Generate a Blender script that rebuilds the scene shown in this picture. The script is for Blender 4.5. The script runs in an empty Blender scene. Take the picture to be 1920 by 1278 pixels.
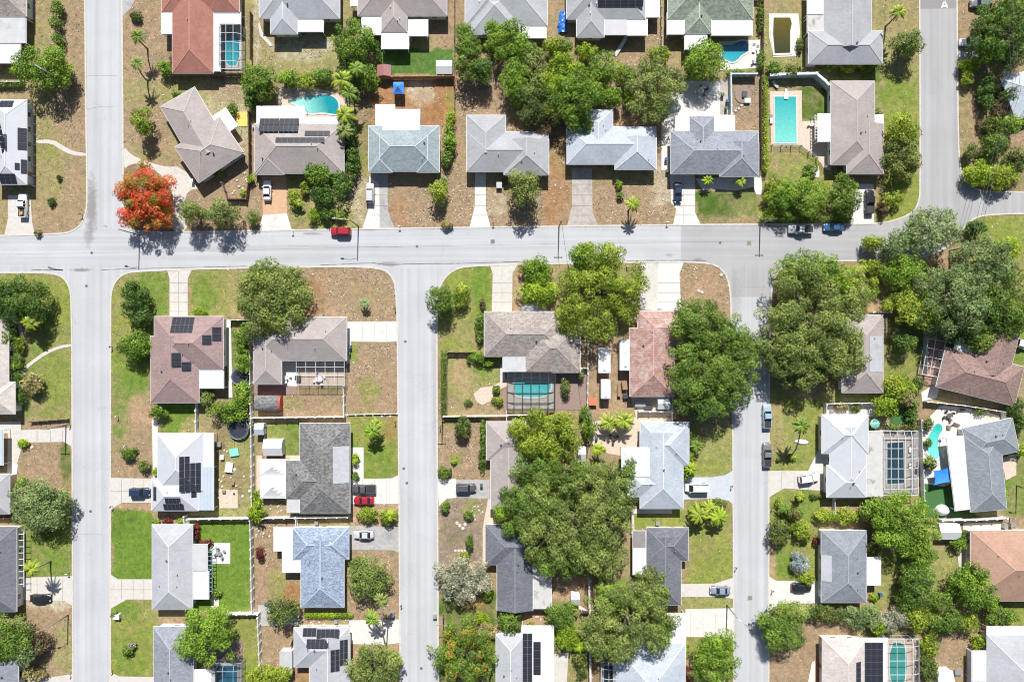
import bpy, bmesh, math, random
import numpy as np
from mathutils import Vector, Matrix
from mathutils.geometry import tessellate_polygon

# ---------------------------------------------------------------- camera, sky, sun, exposure
S = bpy.context.scene
HC = 155.0                      # camera height above the streets, metres
SUN_EL, SUN_AZ = math.radians(46.5), math.radians(1.5)
cam_d = bpy.data.cameras.new('camera'); cam = bpy.data.objects.new('camera', cam_d)
S.collection.objects.link(cam); S.camera = cam
cam.location = (0, 0, HC); cam.rotation_euler = (0, 0, 0)
cam_d.sensor_width = 36; cam_d.lens = 36 * HC / 240.0
cam_d.clip_start = 1; cam_d.clip_end = 5000
W = bpy.data.worlds.new('World'); S.world = W; W.use_nodes = True
wn = W.node_tree.nodes; wl = W.node_tree.links
sky = wn.new('ShaderNodeTexSky'); sky.sky_type = 'NISHITA'; sky.sun_disc = False
sky.sun_elevation = SUN_EL; sky.sun_rotation = SUN_AZ
bg = wn['Background']; bg.inputs['Strength'].default_value = 0.06
wl.new(sky.outputs[0], bg.inputs[0])
sl = bpy.data.lights.new('sun', 'SUN'); sl.energy = 4.9; sl.angle = math.radians(0.5); sl.color = (1, .975, .935)
so = bpy.data.objects.new('sun', sl); S.collection.objects.link(so)
sd = Vector((math.sin(SUN_AZ) * math.cos(SUN_EL), math.cos(SUN_AZ) * math.cos(SUN_EL), math.sin(SUN_EL)))
so.rotation_euler = sd.to_track_quat('Z', 'Y').to_euler(); so.location = sd * 300
S.view_settings.view_transform = 'Standard'; S.view_settings.look = 'None'
S.view_settings.exposure = 0.58; S.view_settings.gamma = 1; S.view_settings.use_curve_mapping = False
S.render.engine = 'CYCLES'
S.cycles.filter_width = 1.1; S.cycles.max_bounces = 6; S.cycles.transparent_max_bounces = 12

C = S.collection
rnd = random.Random(7)
RS = np.random.RandomState(11)
PI = math.pi

# ---------------------------------------------------------------- helpers
def P(px, py, h=0.0):
    k = (1 - h / HC) / 8.0
    return ((px - 960) * k, (639 - py) * k)

def link(name, me, m=None, parent=None, loc=None, rz=0):
    o = bpy.data.objects.new(name, me); C.objects.link(o)
    if m is not None and me is not None:
        for q in (m if isinstance(m, (list, tuple)) else [m]): me.materials.append(q)
    if parent is not None: o.parent = parent
    if loc is not None: o.location = loc
    if rz: o.rotation_euler = (0, 0, rz)
    return o

THINGS = []
def tag(o, look, cat, group=None, at=None, full=None):
    o['category'] = cat
    if group: o['group'] = group
    o['label'] = full if full else look
    THINGS.append((o, look, at, full))
    return o
def thing(name, loc, look, cat, group=None, at=None, full=None, rz=0):
    o = bpy.data.objects.new(name, None); C.objects.link(o); o.empty_display_size = .3
    o.location = loc; o.rotation_euler = (0, 0, rz)
    return tag(o, look, cat, group, at, full)
def struct(o, label=None):
    o['kind'] = 'structure'
    if label: o['label'] = label
    return o

class MB:
    def __init__(s): s.v = []; s.f = []; s.mi = []
    def add(s, vs, fs, mi=0):
        n = len(s.v); s.v += [tuple(v) for v in vs]
        for f in fs: s.f.append([i + n for i in f]); s.mi.append(mi)
    def box(s, x0, y0, z0, x1, y1, z1, mi=0, rz=0, c=None):
        vs = [(x0,y0,z0),(x1,y0,z0),(x1,y1,z0),(x0,y1,z0),(x0,y0,z1),(x1,y0,z1),(x1,y1,z1),(x0,y1,z1)]
        if rz:
            cx, cy = c if c else ((x0+x1)/2, (y0+y1)/2); ca, sa = math.cos(rz), math.sin(rz)
            vs = [(cx+(x-cx)*ca-(y-cy)*sa, cy+(x-cx)*sa+(y-cy)*ca, z) for x,y,z in vs]
        s.add(vs, [(3,2,1,0),(4,5,6,7),(0,1,5,4),(1,2,6,5),(2,3,7,6),(3,0,4,7)], mi)
    def bar(s, a, b, w, h=None, mi=0):
        a = Vector(a); b = Vector(b); d = b - a
        if d.length < 1e-5: return
        h = h or w; up = Vector((0,0,1)) if abs(d.normalized().z) < .95 else Vector((1,0,0))
        x = d.cross(up).normalized() * w/2; y = x.cross(d).normalized() * h/2
        vs = [a-x-y, a+x-y, a+x+y, a-x+y, b-x-y, b+x-y, b+x+y, b-x+y]
        s.add(vs, [(3,2,1,0),(4,5,6,7),(0,1,5,4),(1,2,6,5),(2,3,7,6),(3,0,4,7)], mi)
    def tube(s, pts, rs, n=8, mi=0, cap=True):
        pts = [Vector(p) for p in pts]
        if not isinstance(rs, (list, tuple)): rs = [rs]*len(pts)
        base = len(s.v); up = Vector((.13,.21,1)).normalized()
        for i, p in enumerate(pts):
            d = (pts[min(i+1, len(pts)-1)] - pts[max(i-1, 0)]).normalized()
            u = up if abs(d.dot(up)) < .93 else Vector((1, .1, 0)).normalized()
            x = d.cross(u).normalized(); y = x.cross(d)
            for k in range(n):
                a = 2*PI*k/n; s.v.append(tuple(p + (x*math.cos(a) + y*math.sin(a))*rs[i]))
        for i in range(len(pts)-1):
            for k in range(n):
                q = base+i*n; s.f.append([q+k, q+(k+1)%n, q+n+(k+1)%n, q+n+k]); s.mi.append(mi)
        if cap:
            s.f.append([base+k for k in range(n)][::-1]); s.mi.append(mi)
            s.f.append([base+(len(pts)-1)*n+k for k in range(n)]); s.mi.append(mi)
    def mesh(s, name, smooth=False):
        me = bpy.data.meshes.new(name); me.from_pydata(s.v, [], s.f)
        me.polygons.foreach_set('material_index', s.mi)
        bm = bmesh.new(); bm.from_mesh(me); bmesh.ops.recalc_face_normals(bm, faces=bm.faces); bm.to_mesh(me); bm.free()
        if smooth: me.polygons.foreach_set('use_smooth', [True]*len(me.polygons))
        me.update(); return me
    def obj(s, name, m, parent=None, loc=None, rz=0, smooth=False):
        return link(name, s.mesh(name, smooth), m, parent, loc, rz)

def chaikin(p, it=2, closed=False):
    for _ in range(it):
        q = [] if closed else [p[0]]
        n = len(p)
        for i in range(n if closed else n-1):
            a, b = p[i], p[(i+1) % n]
            q += [(a[0]*.75+b[0]*.25, a[1]*.75+b[1]*.25), (a[0]*.25+b[0]*.75, a[1]*.25+b[1]*.75)]
        if not closed: q.append(p[-1])
        p = q
    return p

# ---------------------------------------------------------------- materials
MC = {}
def sock(nt, v, inp):
    if isinstance(v, (int, float, tuple, list)): inp.default_value = v
    else: nt.links.new(v, inp)
def newmat(name):
    m = bpy.data.materials.new(name); m.use_nodes = True
    return m, m.node_tree, m.node_tree.nodes['Principled BSDF']
def noise(nt, scale, detail=4, rough=.6, vec=None, dist=0):
    n = nt.nodes.new('ShaderNodeTexNoise'); n.inputs['Scale'].default_value = scale
    n.inputs['Detail'].default_value = detail; n.inputs['Roughness'].default_value = rough
    n.inputs['Distortion'].default_value = dist
    if vec is not None: nt.links.new(vec, n.inputs['Vector'])
    return n.outputs['Fac']
def pos(nt, sc=None, rot=None):
    g = nt.nodes.new('ShaderNodeNewGeometry'); o = g.outputs['Position']
    if sc or rot:
        mp = nt.nodes.new('ShaderNodeMapping')
        if sc: mp.inputs['Scale'].default_value = sc
        if rot: mp.inputs['Rotation'].default_value = rot
        nt.links.new(o, mp.inputs['Vector']); o = mp.outputs[0]
    return o
def ramp(nt, fac, stops):
    r = nt.nodes.new('ShaderNodeValToRGB'); nt.links.new(fac, r.inputs[0]); e = r.color_ramp.elements
    while len(e) < len(stops): e.new(.5)
    for q, (p, c) in zip(e, stops):
        q.position = p; q.color = (c, c, c, 1) if isinstance(c, (int, float)) else (*c, 1)
    return r.outputs[0]
def mix(nt, fac, a, b, mode='MIX'):
    m = nt.nodes.new('ShaderNodeMix'); m.data_type = 'RGBA'; m.blend_type = mode
    sock(nt, fac, m.inputs[0])
    for v, i in ((a, 6), (b, 7)):
        if isinstance(v, tuple) and len(v) == 3: v = (*v, 1)
        sock(nt, v, m.inputs[i])
    return m.outputs[2]
def bump(nt, h, st, d=.1):
    b = nt.nodes.new('ShaderNodeBump'); b.inputs['Strength'].default_value = st; b.inputs['Distance'].default_value = d
    nt.links.new(h, b.inputs['Height']); return b.outputs[0]
def sc3(c, k): return tuple(min(1, x*k) for x in c)

def plain(name, c, rough=.6, var=.12, scale=3.0, bmp=0, metal=0, stain=None, stn=.5):
    if name in MC: return MC[name]
    m, nt, b = newmat(name)
    p = pos(nt); f = noise(nt, scale, 5, .65, p)
    col = ramp(nt, f, [(.25, sc3(c, 1-var*1.6)), (.75, sc3(c, 1+var))])
    if stain:
        g = noise(nt, .35, 5, .7, p, .6); s = ramp(nt, g, [(stn, 0.0), (stn+.15, .85)])
        col = mix(nt, s, col, stain)
    nt.links.new(col, b.inputs['Base Color']); b.inputs['Roughness'].default_value = rough
    b.inputs['Metallic'].default_value = metal
    if bmp: nt.links.new(bump(nt, f, bmp, .05), b.inputs['Normal'])
    MC[name] = m; return m

def shingle(name, c, c2=None, grain=.3, rough=.85, stain=None, fine=1):
    """asphalt shingle: fine two tone granules, faint course lines, broad weathering"""
    if name in MC: return MC[name]
    m, nt, b = newmat(name); p = pos(nt)
    c2 = c2 or sc3(c, .8)
    f1 = noise(nt, 2.6*fine, 6, .8, p); f2 = noise(nt, .22, 5, .65, p, .5)
    v = nt.nodes.new('ShaderNodeTexVoronoi'); v.inputs['Scale'].default_value = 2.2*fine
    mp = nt.nodes.new('ShaderNodeMapping'); mp.inputs['Scale'].default_value = (1, 1.6, 1)
    nt.links.new(p, mp.inputs[0]); nt.links.new(mp.outputs[0], v.inputs['Vector'])
    sep = nt.nodes.new('ShaderNodeSeparateColor'); nt.links.new(v.outputs['Color'], sep.inputs[0])
    tab = ramp(nt, sep.outputs[0], [(.0, 1-grain), (1, 1+grain)])
    col = ramp(nt, f1, [(.3, c2), (.7, c)])
    col = mix(nt, 1.0, col, tab, 'MULTIPLY')
    w = ramp(nt, f2, [(.3, .88), (.7, 1.1)]); col = mix(nt, 1.0, col, w, 'MULTIPLY')
    st = noise(nt, 1.0, 5, .7, pos(nt, (.5, 2.5, .5)), .3)
    s = ramp(nt, st, [(.56, 0.0), (.75, .5)]); col = mix(nt, s, col, stain or sc3(c2, .72))
    nt.links.new(col, b.inputs['Base Color']); b.inputs['Roughness'].default_value = rough
    b.inputs['Specular IOR Level'].default_value = .25
    nt.links.new(bump(nt, f1, .35, .04), b.inputs['Normal'])
    MC[name] = m; return m

def tile_mat(name, c, c2):
    if name in MC: return MC[name]
    m, nt, b = newmat(name); p = pos(nt)
    w = nt.nodes.new('ShaderNodeTexBrick'); w.inputs['Scale'].default_value = 1.0
    w.inputs['Brick Width'].default_value = .5; w.inputs['Row Height'].default_value = .38
    w.inputs['Mortar Size'].default_value = .04; w.inputs['Color1'].default_value = (*c, 1)
    w.inputs['Color2'].default_value = (*c2, 1); w.inputs['Mortar'].default_value = (*sc3(c, .45), 1)
    nt.links.new(p, w.inputs['Vector'])
    f = noise(nt, .6, 6, .8, p, .5); s = ramp(nt, f, [(.45, 0.0), (.62, .8)])
    col = mix(nt, s, w.outputs['Color'], (.46, .38, .35))
    nt.links.new(col, b.inputs['Base Color']); b.inputs['Roughness'].default_value = .8
    MC[name] = m; return m

def leafmat(name, lo, mid, hi, hi2=None, t2=.9, trans=.25, mid_at=.45, warm=False):
    m, nt, b = newmat('leaves_' + name)
    a = nt.nodes.new('ShaderNodeAttribute'); a.attribute_name = 'tint'
    st = [(0, lo), (.45, mid), (.8 if hi2 else 1, hi)]
    if hi2: st += [(t2, hi), (min(1, t2+.02), hi2)]
    if warm: st = [(0, lo), (.35, (.22,.30,.02)), (.42, (.50,.34,.04)), (.50, (.66,.15,.035)), (.62, mid), (1, hi)]
    st = sorted(st, key=lambda q: q[0])
    col = ramp(nt, a.outputs['Fac'], st)
    f = noise(nt, .22, 2, .5, pos(nt)); col = mix(nt, 1.0, col, ramp(nt, f, [(.3, .8), (.7, 1.2)]), 'MULTIPLY')
    b.inputs['Roughness'].default_value = .55; b.inputs['Specular IOR Level'].default_value = .35
    nt.links.new(col, b.inputs['Base Color'])
    t = nt.nodes.new('ShaderNodeBsdfTranslucent'); nt.links.new(mix(nt, 1.0, col, (1.15, 1.1, .5), 'MULTIPLY'), t.inputs[0])
    mx = nt.nodes.new('ShaderNodeMixShader'); mx.inputs[0].default_value = trans
    nt.links.new(b.outputs[0], mx.inputs[1]); nt.links.new(t.outputs[0], mx.inputs[2])
    nt.links.new(mx.outputs[0], nt.nodes['Material Output'].inputs[0])
    LEAF[name] = m
LEAF = {}
leafmat('bright', (.05,.12,.010), (.17,.29,.022), (.34,.48,.05))
leafmat('green', (.045,.10,.014), (.135,.23,.028), (.27,.37,.055))
leafmat('dark', (.03,.075,.012), (.085,.165,.022), (.18,.28,.04))
leafmat('olive', (.06,.10,.022), (.18,.25,.05), (.37,.42,.11))
leafmat('yellow', (.09,.15,.012), (.25,.335,.026), (.47,.53,.065))
leafmat('lime', (.08,.17,.01), (.25,.38,.018), (.46,.56,.035))
leafmat('silver', (.07,.125,.04), (.20,.285,.09), (.40,.47,.21))
leafmat('pale', (.20,.22,.14), (.38,.38,.26), (.60,.58,.45))
leafmat('tan', (.16,.14,.04), (.36,.31,.12), (.56,.48,.24))
leafmat('flame', (.10,.15,.012), (.74,.085,.035), (.62,.03,.03), mid_at=.5, warm=True)
leafmat('flamegreen', (.05,.12,.012), (.15,.25,.025), (.26,.36,.04), (.62,.13,.04), .86)
leafmat('red', (.07,.02,.015), (.20,.03,.03), (.32,.07,.05))
leafmat('brown', (.05,.035,.02), (.14,.09,.05), (.26,.18,.10))
leafmat('bluewhite', (.18,.22,.22), (.34,.40,.41), (.55,.62,.64))
leafmat('lav', (.12,.12,.07), (.26,.22,.2), (.42,.30,.36))
leafmat('mixed', (.04,.08,.015), (.11,.16,.03), (.24,.27,.06), (.40,.30,.10), .93)
bark = plain('bark', (.16,.125,.095), .9, .3, 6, .4)
barkp = plain('palm_bark', (.24,.20,.16), .9, .3, 8, .4)

# ---------------------------------------------------------------- ground sheet with grass and bare earth
def vnoise(X, Y, scale, seed, octv=4):
    out = np.zeros_like(X); amp = 1.0; tot = 0
    for o in range(octv):
        r = np.random.RandomState(seed + o*17); T = r.rand(257, 257)
        x = (X*scale + 31.7*o) % 256; y = (Y*scale + 11.3*o) % 256
        i = x.astype(int); j = y.astype(int); u = x-i; v = y-j; u = u*u*(3-2*u); v = v*v*(3-2*v)
        out += amp*((T[i, j]*(1-u)+T[i+1, j]*u)*(1-v) + (T[i, j+1]*(1-u)+T[i+1, j+1]*u)*v)
        tot += amp; amp *= .55; scale *= 2.1
    return out/tot - .5

COL = dict(d=(.295,.21,.145), g=(.125,.20,.034), y=(.20,.235,.052), r=(.30,.15,.07), b=(.20,.145,.095),
           k=(.07,.125,.022), s=(.46,.41,.33), t=(.38,.255,.175), p=(.52,.47,.40), a=(.085,.16,.04), w=(.245,.25,.095), m=(.24,.19,.16))
# each: shape R/E, x0 y0 x1 y1 (E: cx cy rx ry), soil kind, amount, softness (px), leaf litter
PAINT = """
R 66 0 160 440 d .6 10 .3|E 82 130 18 120 w .5 20 0|E 90 330 28 60 w .6 20 0|E 120 150 12 40 t .7 15 0|R 66 268 110 300 y .5 15 0
R 230 0 320 270 d .8 10 .5|R 230 150 330 190 w .4 20 .2|R 320 140 470 250 y .35 20 .6|R 380 150 470 330 s .3 20 .8
R 455 60 650 140 w .55 25 .6|E 570 90 60 22 s .5 10 1|R 475 0 486 140 s .5 6 .6|R 640 100 700 320 b .6 15 .6|R 455 0 475 140 w .5 5 .3
R 705 92 851 138 a 1 2 0|R 700 150 855 236 r .9 8 .35|E 790 175 25 22 s .6 14 .8|E 845 210 12 40 y .6 8 0|R 655 236 692 330 y .4 8 .4
R 853 60 1060 250 d .6 12 .7|R 855 150 960 215 d .9 10 .9|E 900 90 20 25 t .5 10 .3|R 820 0 870 90 d .8 10 .5|R 820 235 875 340 d .8 10 .5
R 1026 60 1260 200 d .6 12 .5|R 1030 210 1062 420 r .35 6 .4|R 1140 200 1260 260 t .7 20 .3|R 1230 240 1258 420 d .8 5 .5
R 1350 150 1430 245 m .6 8 .3|R 1380 200 1425 245 d .8 6 .4|R 1430 30 1520 150 w .7 10 .4|R 1430 150 1560 330 w .55 10 .3|R 1500 165 1558 225 k .9 6 0
R 1430 290 1550 410 y .6 12 .3|R 1640 0 1725 130 w .6 14 .3|R 1655 130 1725 420 y .75 14 .2|E 1672 175 35 22 g .45 20 0|R 1555 120 1650 155 k .8 4 0
R 1795 0 1830 90 d .7 10 .2|R 1797 110 1880 330 w .6 14 .3|R 1800 60 2000 360 b .35 30 .4|E 1825 230 10 70 d .8 10 .2
R 536 330 690 430 w .5 15 .5|R 540 395 690 432 y .4 10 .2|R 655 330 692 420 s .45 8 1|R 728 340 890 425 d .9 6 .9|E 745 395 15 30 r .4 12 .2
R 911 330 1070 425 d .9 6 .8|R 1020 330 1070 425 r .35 12 .4|E 930 380 20 25 s .3 8 .8|R 1112 345 1262 422 d .9 6 .6|R 1225 300 1262 380 s .4 8 .9
R 1304 358 1420 422 k .85 3 0|R 1380 368 1420 405 w .6 18 0|R 1304 405 1420 424 t .6 8 .2|R 1424 330 1600 420 y .5 10 .2|R 1640 330 1722 420 y .7 10 .1
R 230 430 500 300 d .8 10 .4|R 330 345 480 430 d .7 8 .5|E 248 320 20 12 b .6 6 0
R 208 508 316 610 y .7 8 .1|E 285 560 32 50 g .85 14 0|R 208 600 290 700 y .8 10 .1|E 250 700 36 60 g .6 22 0|E 262 720 22 30 g .5 18 0
R 208 770 292 895 d .8 25 .3|E 225 770 16 50 g .8 14 0|E 265 770 20 30 t .8 12 .1|R 208 945 290 960 t .8 4 .2|R 210 957 288 1088 g 1 4 0|E 230 980 20 25 k .3 15 0
R 208 1123 292 1268 y .75 8 0|R 208 1123 260 1160 g .7 15 0|E 250 1230 30 40 g .4 25 0|E 280 1155 20 12 w .6 10 0
R 355 505 470 592 y .8 8 .2|E 380 550 22 40 g .75 18 0|R 430 505 480 590 t .35 18 .2|R 570 500 745 602 d .95 6 1|E 585 560 25 45 r .55 16 .1|E 690 560 45 35 w .35 18 .8
R 650 643 748 776 d .95 5 1|E 690 735 18 25 y .6 12 .2|R 655 643 670 678 y .8 4 0|R 655 776 748 898 y .8 6 .1|R 655 830 748 898 g .55 18 0|E 735 800 12 24 r .6 8 .3
R 305 756 372 812 g .95 4 0|R 340 785 372 812 t .5 8 .2|R 475 740 650 780 d .8 6 .5|E 540 755 30 14 y .5 10 1|R 430 600 475 800 k .6 8 .2|R 380 800 475 965 w .55 12 .4|E 410 830 18 25 b .7 14 .3|E 440 900 18 40 b .5 14 .4
R 500 792 562 854 g .9 3 0|E 515 820 14 24 w .5 10 0|R 655 943 748 985 t .8 5 .4|R 655 1033 752 1165 d .9 6 .3|R 480 970 560 1145 d .8 8 .5|E 520 1100 16 30 y .6 10 .2|E 550 1108 16 16 r .8 8 0
R 358 975 472 1146 g 1 3 0|R 462 1080 472 1130 w .5 8 0|R 428 1148 490 1290 y .8 6 .1|R 492 1150 560 1290 d .8 6 .4|E 560 1260 20 30 r .4 10 0|R 655 1208 752 1290 t .8 8 .3
R 0 512 136 600 y .75 8 .2|R 40 600 136 800 g .5 20 .1|R 80 520 136 790 y .5 14 .2|R 0 785 136 808 d .8 4 .8|R 30 832 120 950 d .95 5 .3|E 124 880 12 55 k .9 4 0|R 40 945 136 1085 g .75 14 .1|E 115 1000 22 35 y .6 14 0
R 110 900 136 960 t .5 10 .1|R 50 1125 136 1290 d .8 8 .2|E 95 1130 45 12 s .7 6 .4|E 120 1220 18 50 w .5 10 .1
R 822 498 922 600 y .85 6 .1|E 902 545 18 50 g .85 10 0|R 822 590 890 660 y .8 10 .1|E 872 600 16 50 w .7 10 0|R 822 660 838 775 b .7 4 .5|R 840 662 940 772 w .85 6 .2|E 870 700 22 35 t .5 16 0|E 905 685 25 18 g .6 12 0
R 838 745 950 773 d .7 6 .6|R 1040 700 1100 770 d .9 6 .4|R 1100 640 1185 790 d .9 6 .5|E 1140 760 40 20 t .5 10 .4|R 822 780 905 896 d .9 5 .6|E 850 790 20 16 y .5 10 .2|E 855 860 12 10 y .7 8 .1
R 822 935 912 1060 m .9 6 .3|E 885 950 18 18 y .7 8 .2|E 855 1000 22 26 b .4 10 0|R 822 1110 930 1290 k .75 10 0|E 890 1130 25 20 r .4 12 .2|R 822 1150 835 1250 d .7 4 .1
R 960 495 1050 585 t .7 8 .3|R 1040 495 1240 600 y .5 20 .4|R 1275 495 1370 600 d .9 4 .9|E 1320 550 30 25 t .5 14 .3
R 1165 860 1180 920 y .8 6 0|R 1170 955 1285 990 y .9 4 0|R 1280 800 1374 895 w .85 5 .1|E 1330 875 30 14 y .6 8 0|R 1290 940 1374 1098 y .85 6 .1|R 1300 940 1374 960 b .5 8 .3|R 1277 1117 1374 1142 w .9 4 .3|R 1295 1190 1376 1290 y .7 8 .1
R 1443 745 1545 885 y .8 6 .1|R 1443 750 1470 870 t .5 8 .1|E 1480 860 30 12 g .5 10 0|R 1443 918 1545 1090 y .8 6 .1|E 1515 950 20 30 g .8 10 0|E 1470 1050 18 30 g .8 8 0|R 1443 1000 1455 1080 t .8 5 .1
R 1443 1132 1600 1290 d .9 6 .1|R 1443 1130 1600 1140 g .6 4 0|R 1658 590 1728 750 k .5 8 0|E 1690 690 30 50 y .8 14 0|R 1545 690 1660 755 y .6 10 .2|R 1640 1030 1710 1135 y .85 8 .1|E 1660 1110 20 20 w .8 10 0
R 1725 905 1830 972 k .95 3 0|R 1880 800 1990 970 g .8 6 0|R 1890 600 1990 700 g .8 6 0|R 1810 405 1990 520 y .8 6 .1|R 1600 490 1720 590 t .6 10 .2|R 1745 1030 1822 1130 w .8 6 .2|R 1735 1180 1825 1290 d .9 6 .1|R 1850 1125 1990 1175 y .8 6 .1
E 1480 810 30 45 w .5 12 .1|R 1000 1050 1100 1130 t .8 8 .6|R 1090 1100 1130 1280 b .6 8 .4|R 980 1140 1050 1175 t .8 5 .4|R 1038 1170 1100 1290 y .6 8 .5|R 0 440 15 480 d .5 4 0|R -400 -300 -30 1600 w .5 60 .1|R 1940 -300 2400 1600 w .5 60 .1
"""
def build_ground():
    xs = np.concatenate([[-2500,-900,-400,-220], np.arange(-150, 150.01, .4), [220,400,900,2500]])
    ys = np.concatenate([[-2500,-900,-400,-180], np.arange(-110, 110.01, .4), [180,400,900,2500]])
    X, Y = np.meshgrid(xs, ys, indexing='ij'); nx, ny = X.shape
    wx = X + vnoise(X, Y, .35, 1)*2.2; wy = Y + vnoise(X, Y, .35, 5)*2.2
    px = wx*8+960; py = 639-wy*8
    n1 = vnoise(X, Y, .12, 21); n2 = vnoise(X, Y, .9, 31)
    col = np.zeros((nx, ny, 3)) + np.array(COL['d'])
    t = np.clip(.5+n1*3, 0, 1)[..., None]*.5; col = col*(1-t) + np.array(COL['w'])*t
    lit = np.zeros((nx, ny)) + .3
    for e in PAINT.replace('\n', '|').split('|'):
        e = e.split()
        if not e: continue
        a = list(map(float, e[1:5])); k = np.array(COL[e[5]]); am, sf, lt = map(float, e[6:9])
        if e[0] == 'R':
            y0, y1 = sorted((a[1], a[3]))
            d = np.minimum(np.minimum(px-a[0], a[2]-px), np.minimum(py-y0, y1-py))
        else:
            q = np.sqrt(((px-a[0])/a[2])**2 + ((py-a[1])/a[3])**2); d = (1-q)*min(a[2], a[3])
        m = np.clip(.5 + (d + n2*sf*1.6)/(sf*1.3+.6), 0, 1); m = m*m*(3-2*m)
        m *= np.clip(am + (0 if am > .95 else n2*.9 + n1*.8), 0, 1)
        col = col*(1-m[..., None]) + k*m[..., None]; lit = lit*(1-m) + lt*m
    me = bpy.data.meshes.new('ground')
    vs = np.stack([X, Y, np.zeros_like(X)], -1).reshape(-1, 3)
    I, J = np.meshgrid(np.arange(nx-1), np.arange(ny-1), indexing='ij'); q = (I*ny+J).ravel()
    fs = np.stack([q, q+ny, q+ny+1, q+1], 1)
    me.vertices.add(len(vs)); me.vertices.foreach_set('co', vs.ravel().astype(np.float32))
    me.loops.add(fs.size); me.loops.foreach_set('vertex_index', fs.ravel().astype(np.int32))
    me.polygons.add(len(fs)); me.polygons.foreach_set('loop_start', np.arange(0, fs.size, 4, dtype=np.int32))
    me.update(calc_edges=True)
    at = me.attributes.new('soil', 'FLOAT_COLOR', 'POINT')
    at.data.foreach_set('color', np.concatenate([col.reshape(-1, 3), np.ones((nx*ny, 1))], 1).ravel().astype(np.float32))
    al = me.attributes.new('litter', 'FLOAT', 'POINT'); al.data.foreach_set('value', lit.ravel().astype(np.float32))
    m, nt, b = newmat('grass_and_earth'); p = pos(nt)
    a = nt.nodes.new('ShaderNodeAttribute'); a.attribute_name = 'soil'
    l = nt.nodes.new('ShaderNodeAttribute'); l.attribute_name = 'litter'
    f1 = noise(nt, 2.2, 7, .75, p); f2 = noise(nt, .25, 5, .6, p); f3 = noise(nt, 9, 3, .7, p)
    c = mix(nt, 1.0, a.outputs['Color'], ramp(nt, f1, [(.28, (.66,.68,.6)), (.72, (1.3,1.28,1.25))]), 'MULTIPLY')
    c = mix(nt, 1.0, c, ramp(nt, f2, [(.3, (.88,.92,.88)), (.7, (1.12,1.08,1.08))]), 'MULTIPLY')
    c = mix(nt, 1.0, c, ramp(nt, f3, [(.3, .7), (.7, 1.25)]), 'MULTIPLY')
    f4 = noise(nt, .8, 5, .7, p, .4); c = mix(nt, 1.0, c, ramp(nt, f4, [(.34, (.74,.76,.74)), (.64, (1.2,1.17,1.13))]), 'MULTIPLY')
    v = nt.nodes.new('ShaderNodeTexVoronoi'); v.inputs['Scale'].default_value = 3.4; nt.links.new(pos(nt, (1, 2.2, 1), (0, 0, .6)), v.inputs['Vector'])
    sp = ramp(nt, v.outputs['Distance'], [(.10, 1.0), (.20, 0.0)])
    mm = nt.nodes.new('ShaderNodeMath'); mm.operation = 'MULTIPLY'; nt.links.new(sp, mm.inputs[0]); nt.links.new(l.outputs['Fac'], mm.inputs[1])
    cl = ramp(nt, noise(nt, .35, 4, .6, p, .4), [(.38, 0.1), (.56, 1.0)])
    m3 = nt.nodes.new('ShaderNodeMath'); m3.operation = 'MULTIPLY'; nt.links.new(mm.outputs[0], m3.inputs[0]); nt.links.new(cl, m3.inputs[1])
    c = mix(nt, m3.outputs[0], c, (.62, .55, .46))
    dk = ramp(nt, noise(nt, 1.6, 5, .75, p, .8), [(.58, 0.0), (.68, .65)]); c = mix(nt, dk, c, (.095, .075, .045))
    nt.links.new(c, b.inputs['Base Color']); b.inputs['Roughness'].default_value = .95; b.inputs['Specular IOR Level'].default_value = .1
    nt.links.new(bump(nt, f1, .5, .12), b.inputs['Normal'])
    struct(link('ground', me, m), 'dry grass and bare earth of the yards')
build_ground()

# ---------------------------------------------------------------- streets and kerbs
KB = [
 [(-400,447),(0,442),(90,439),(128,437),(150,425),(161,402),(164,370),(161,200),(157,-300)],
 [(226,-300),(230,150),(231,330),(231,395),(238,425),(262,437),(550,431),(1060,424),(1420,420),(1620,421),(1670,416),(1705,403),(1722,385),(1726,350),(1722,-300)],
 [(1792,-300),(1795,150),(1797,300),(1806,335),(1828,356),(1862,361),(2300,362)],
 [(2300,400),(1920,400),(1860,402),(1832,406),(1812,420),(1795,445),(1760,475),(1700,488),(1520,489),(1475,494),(1452,515),(1444,560),(1441,800),(1441,1600)],
 [(1377,1600),(1375,900),(1371,580),(1368,530),(1354,503),(1325,491),(1200,491),(885,497),(850,505),(828,527),(819,560),(819,700),(822,1300),(823,1600)],
 [(752,1600),(749,1000),(746,700),(744,545),(734,513),(705,500),(560,500),(255,507),(225,516),(209,540),(207,580),(207,1600)],
 [(138,1600),(136,900),(135,570),(130,532),(110,514),(80,511),(0,511),(-400,514)]]
KB = [chaikin(k, 2) for k in KB]
def sheet(name, pts, z, m, label=None, thick=0):
    bm = bmesh.new()
    vs = [bm.verts.new((*P(*p), z)) for p in pts]
    f = bm.faces.new(vs)
    if f.normal.z < 0 or True: bm.normal_update()
    if f.normal.z < 0: f.normal_flip()
    if thick:
        e = bmesh.ops.extrude_face_region(bm, geom=[f])
        for v in e['geom']:
            if isinstance(v, bmesh.types.BMVert): v.co.z -= thick
    bmesh.ops.triangulate(bm, faces=[f for f in bm.faces if len(f.verts) > 4]); bmesh.ops.recalc_face_normals(bm, faces=bm.faces)
    me = bpy.data.meshes.new(name); bm.to_mesh(me); bm.free()
    if not thick:
        for p in me.polygons:
            if p.normal.z < 0: me.flip_normals(); break
    return struct(link(name, me, m), label)
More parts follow.
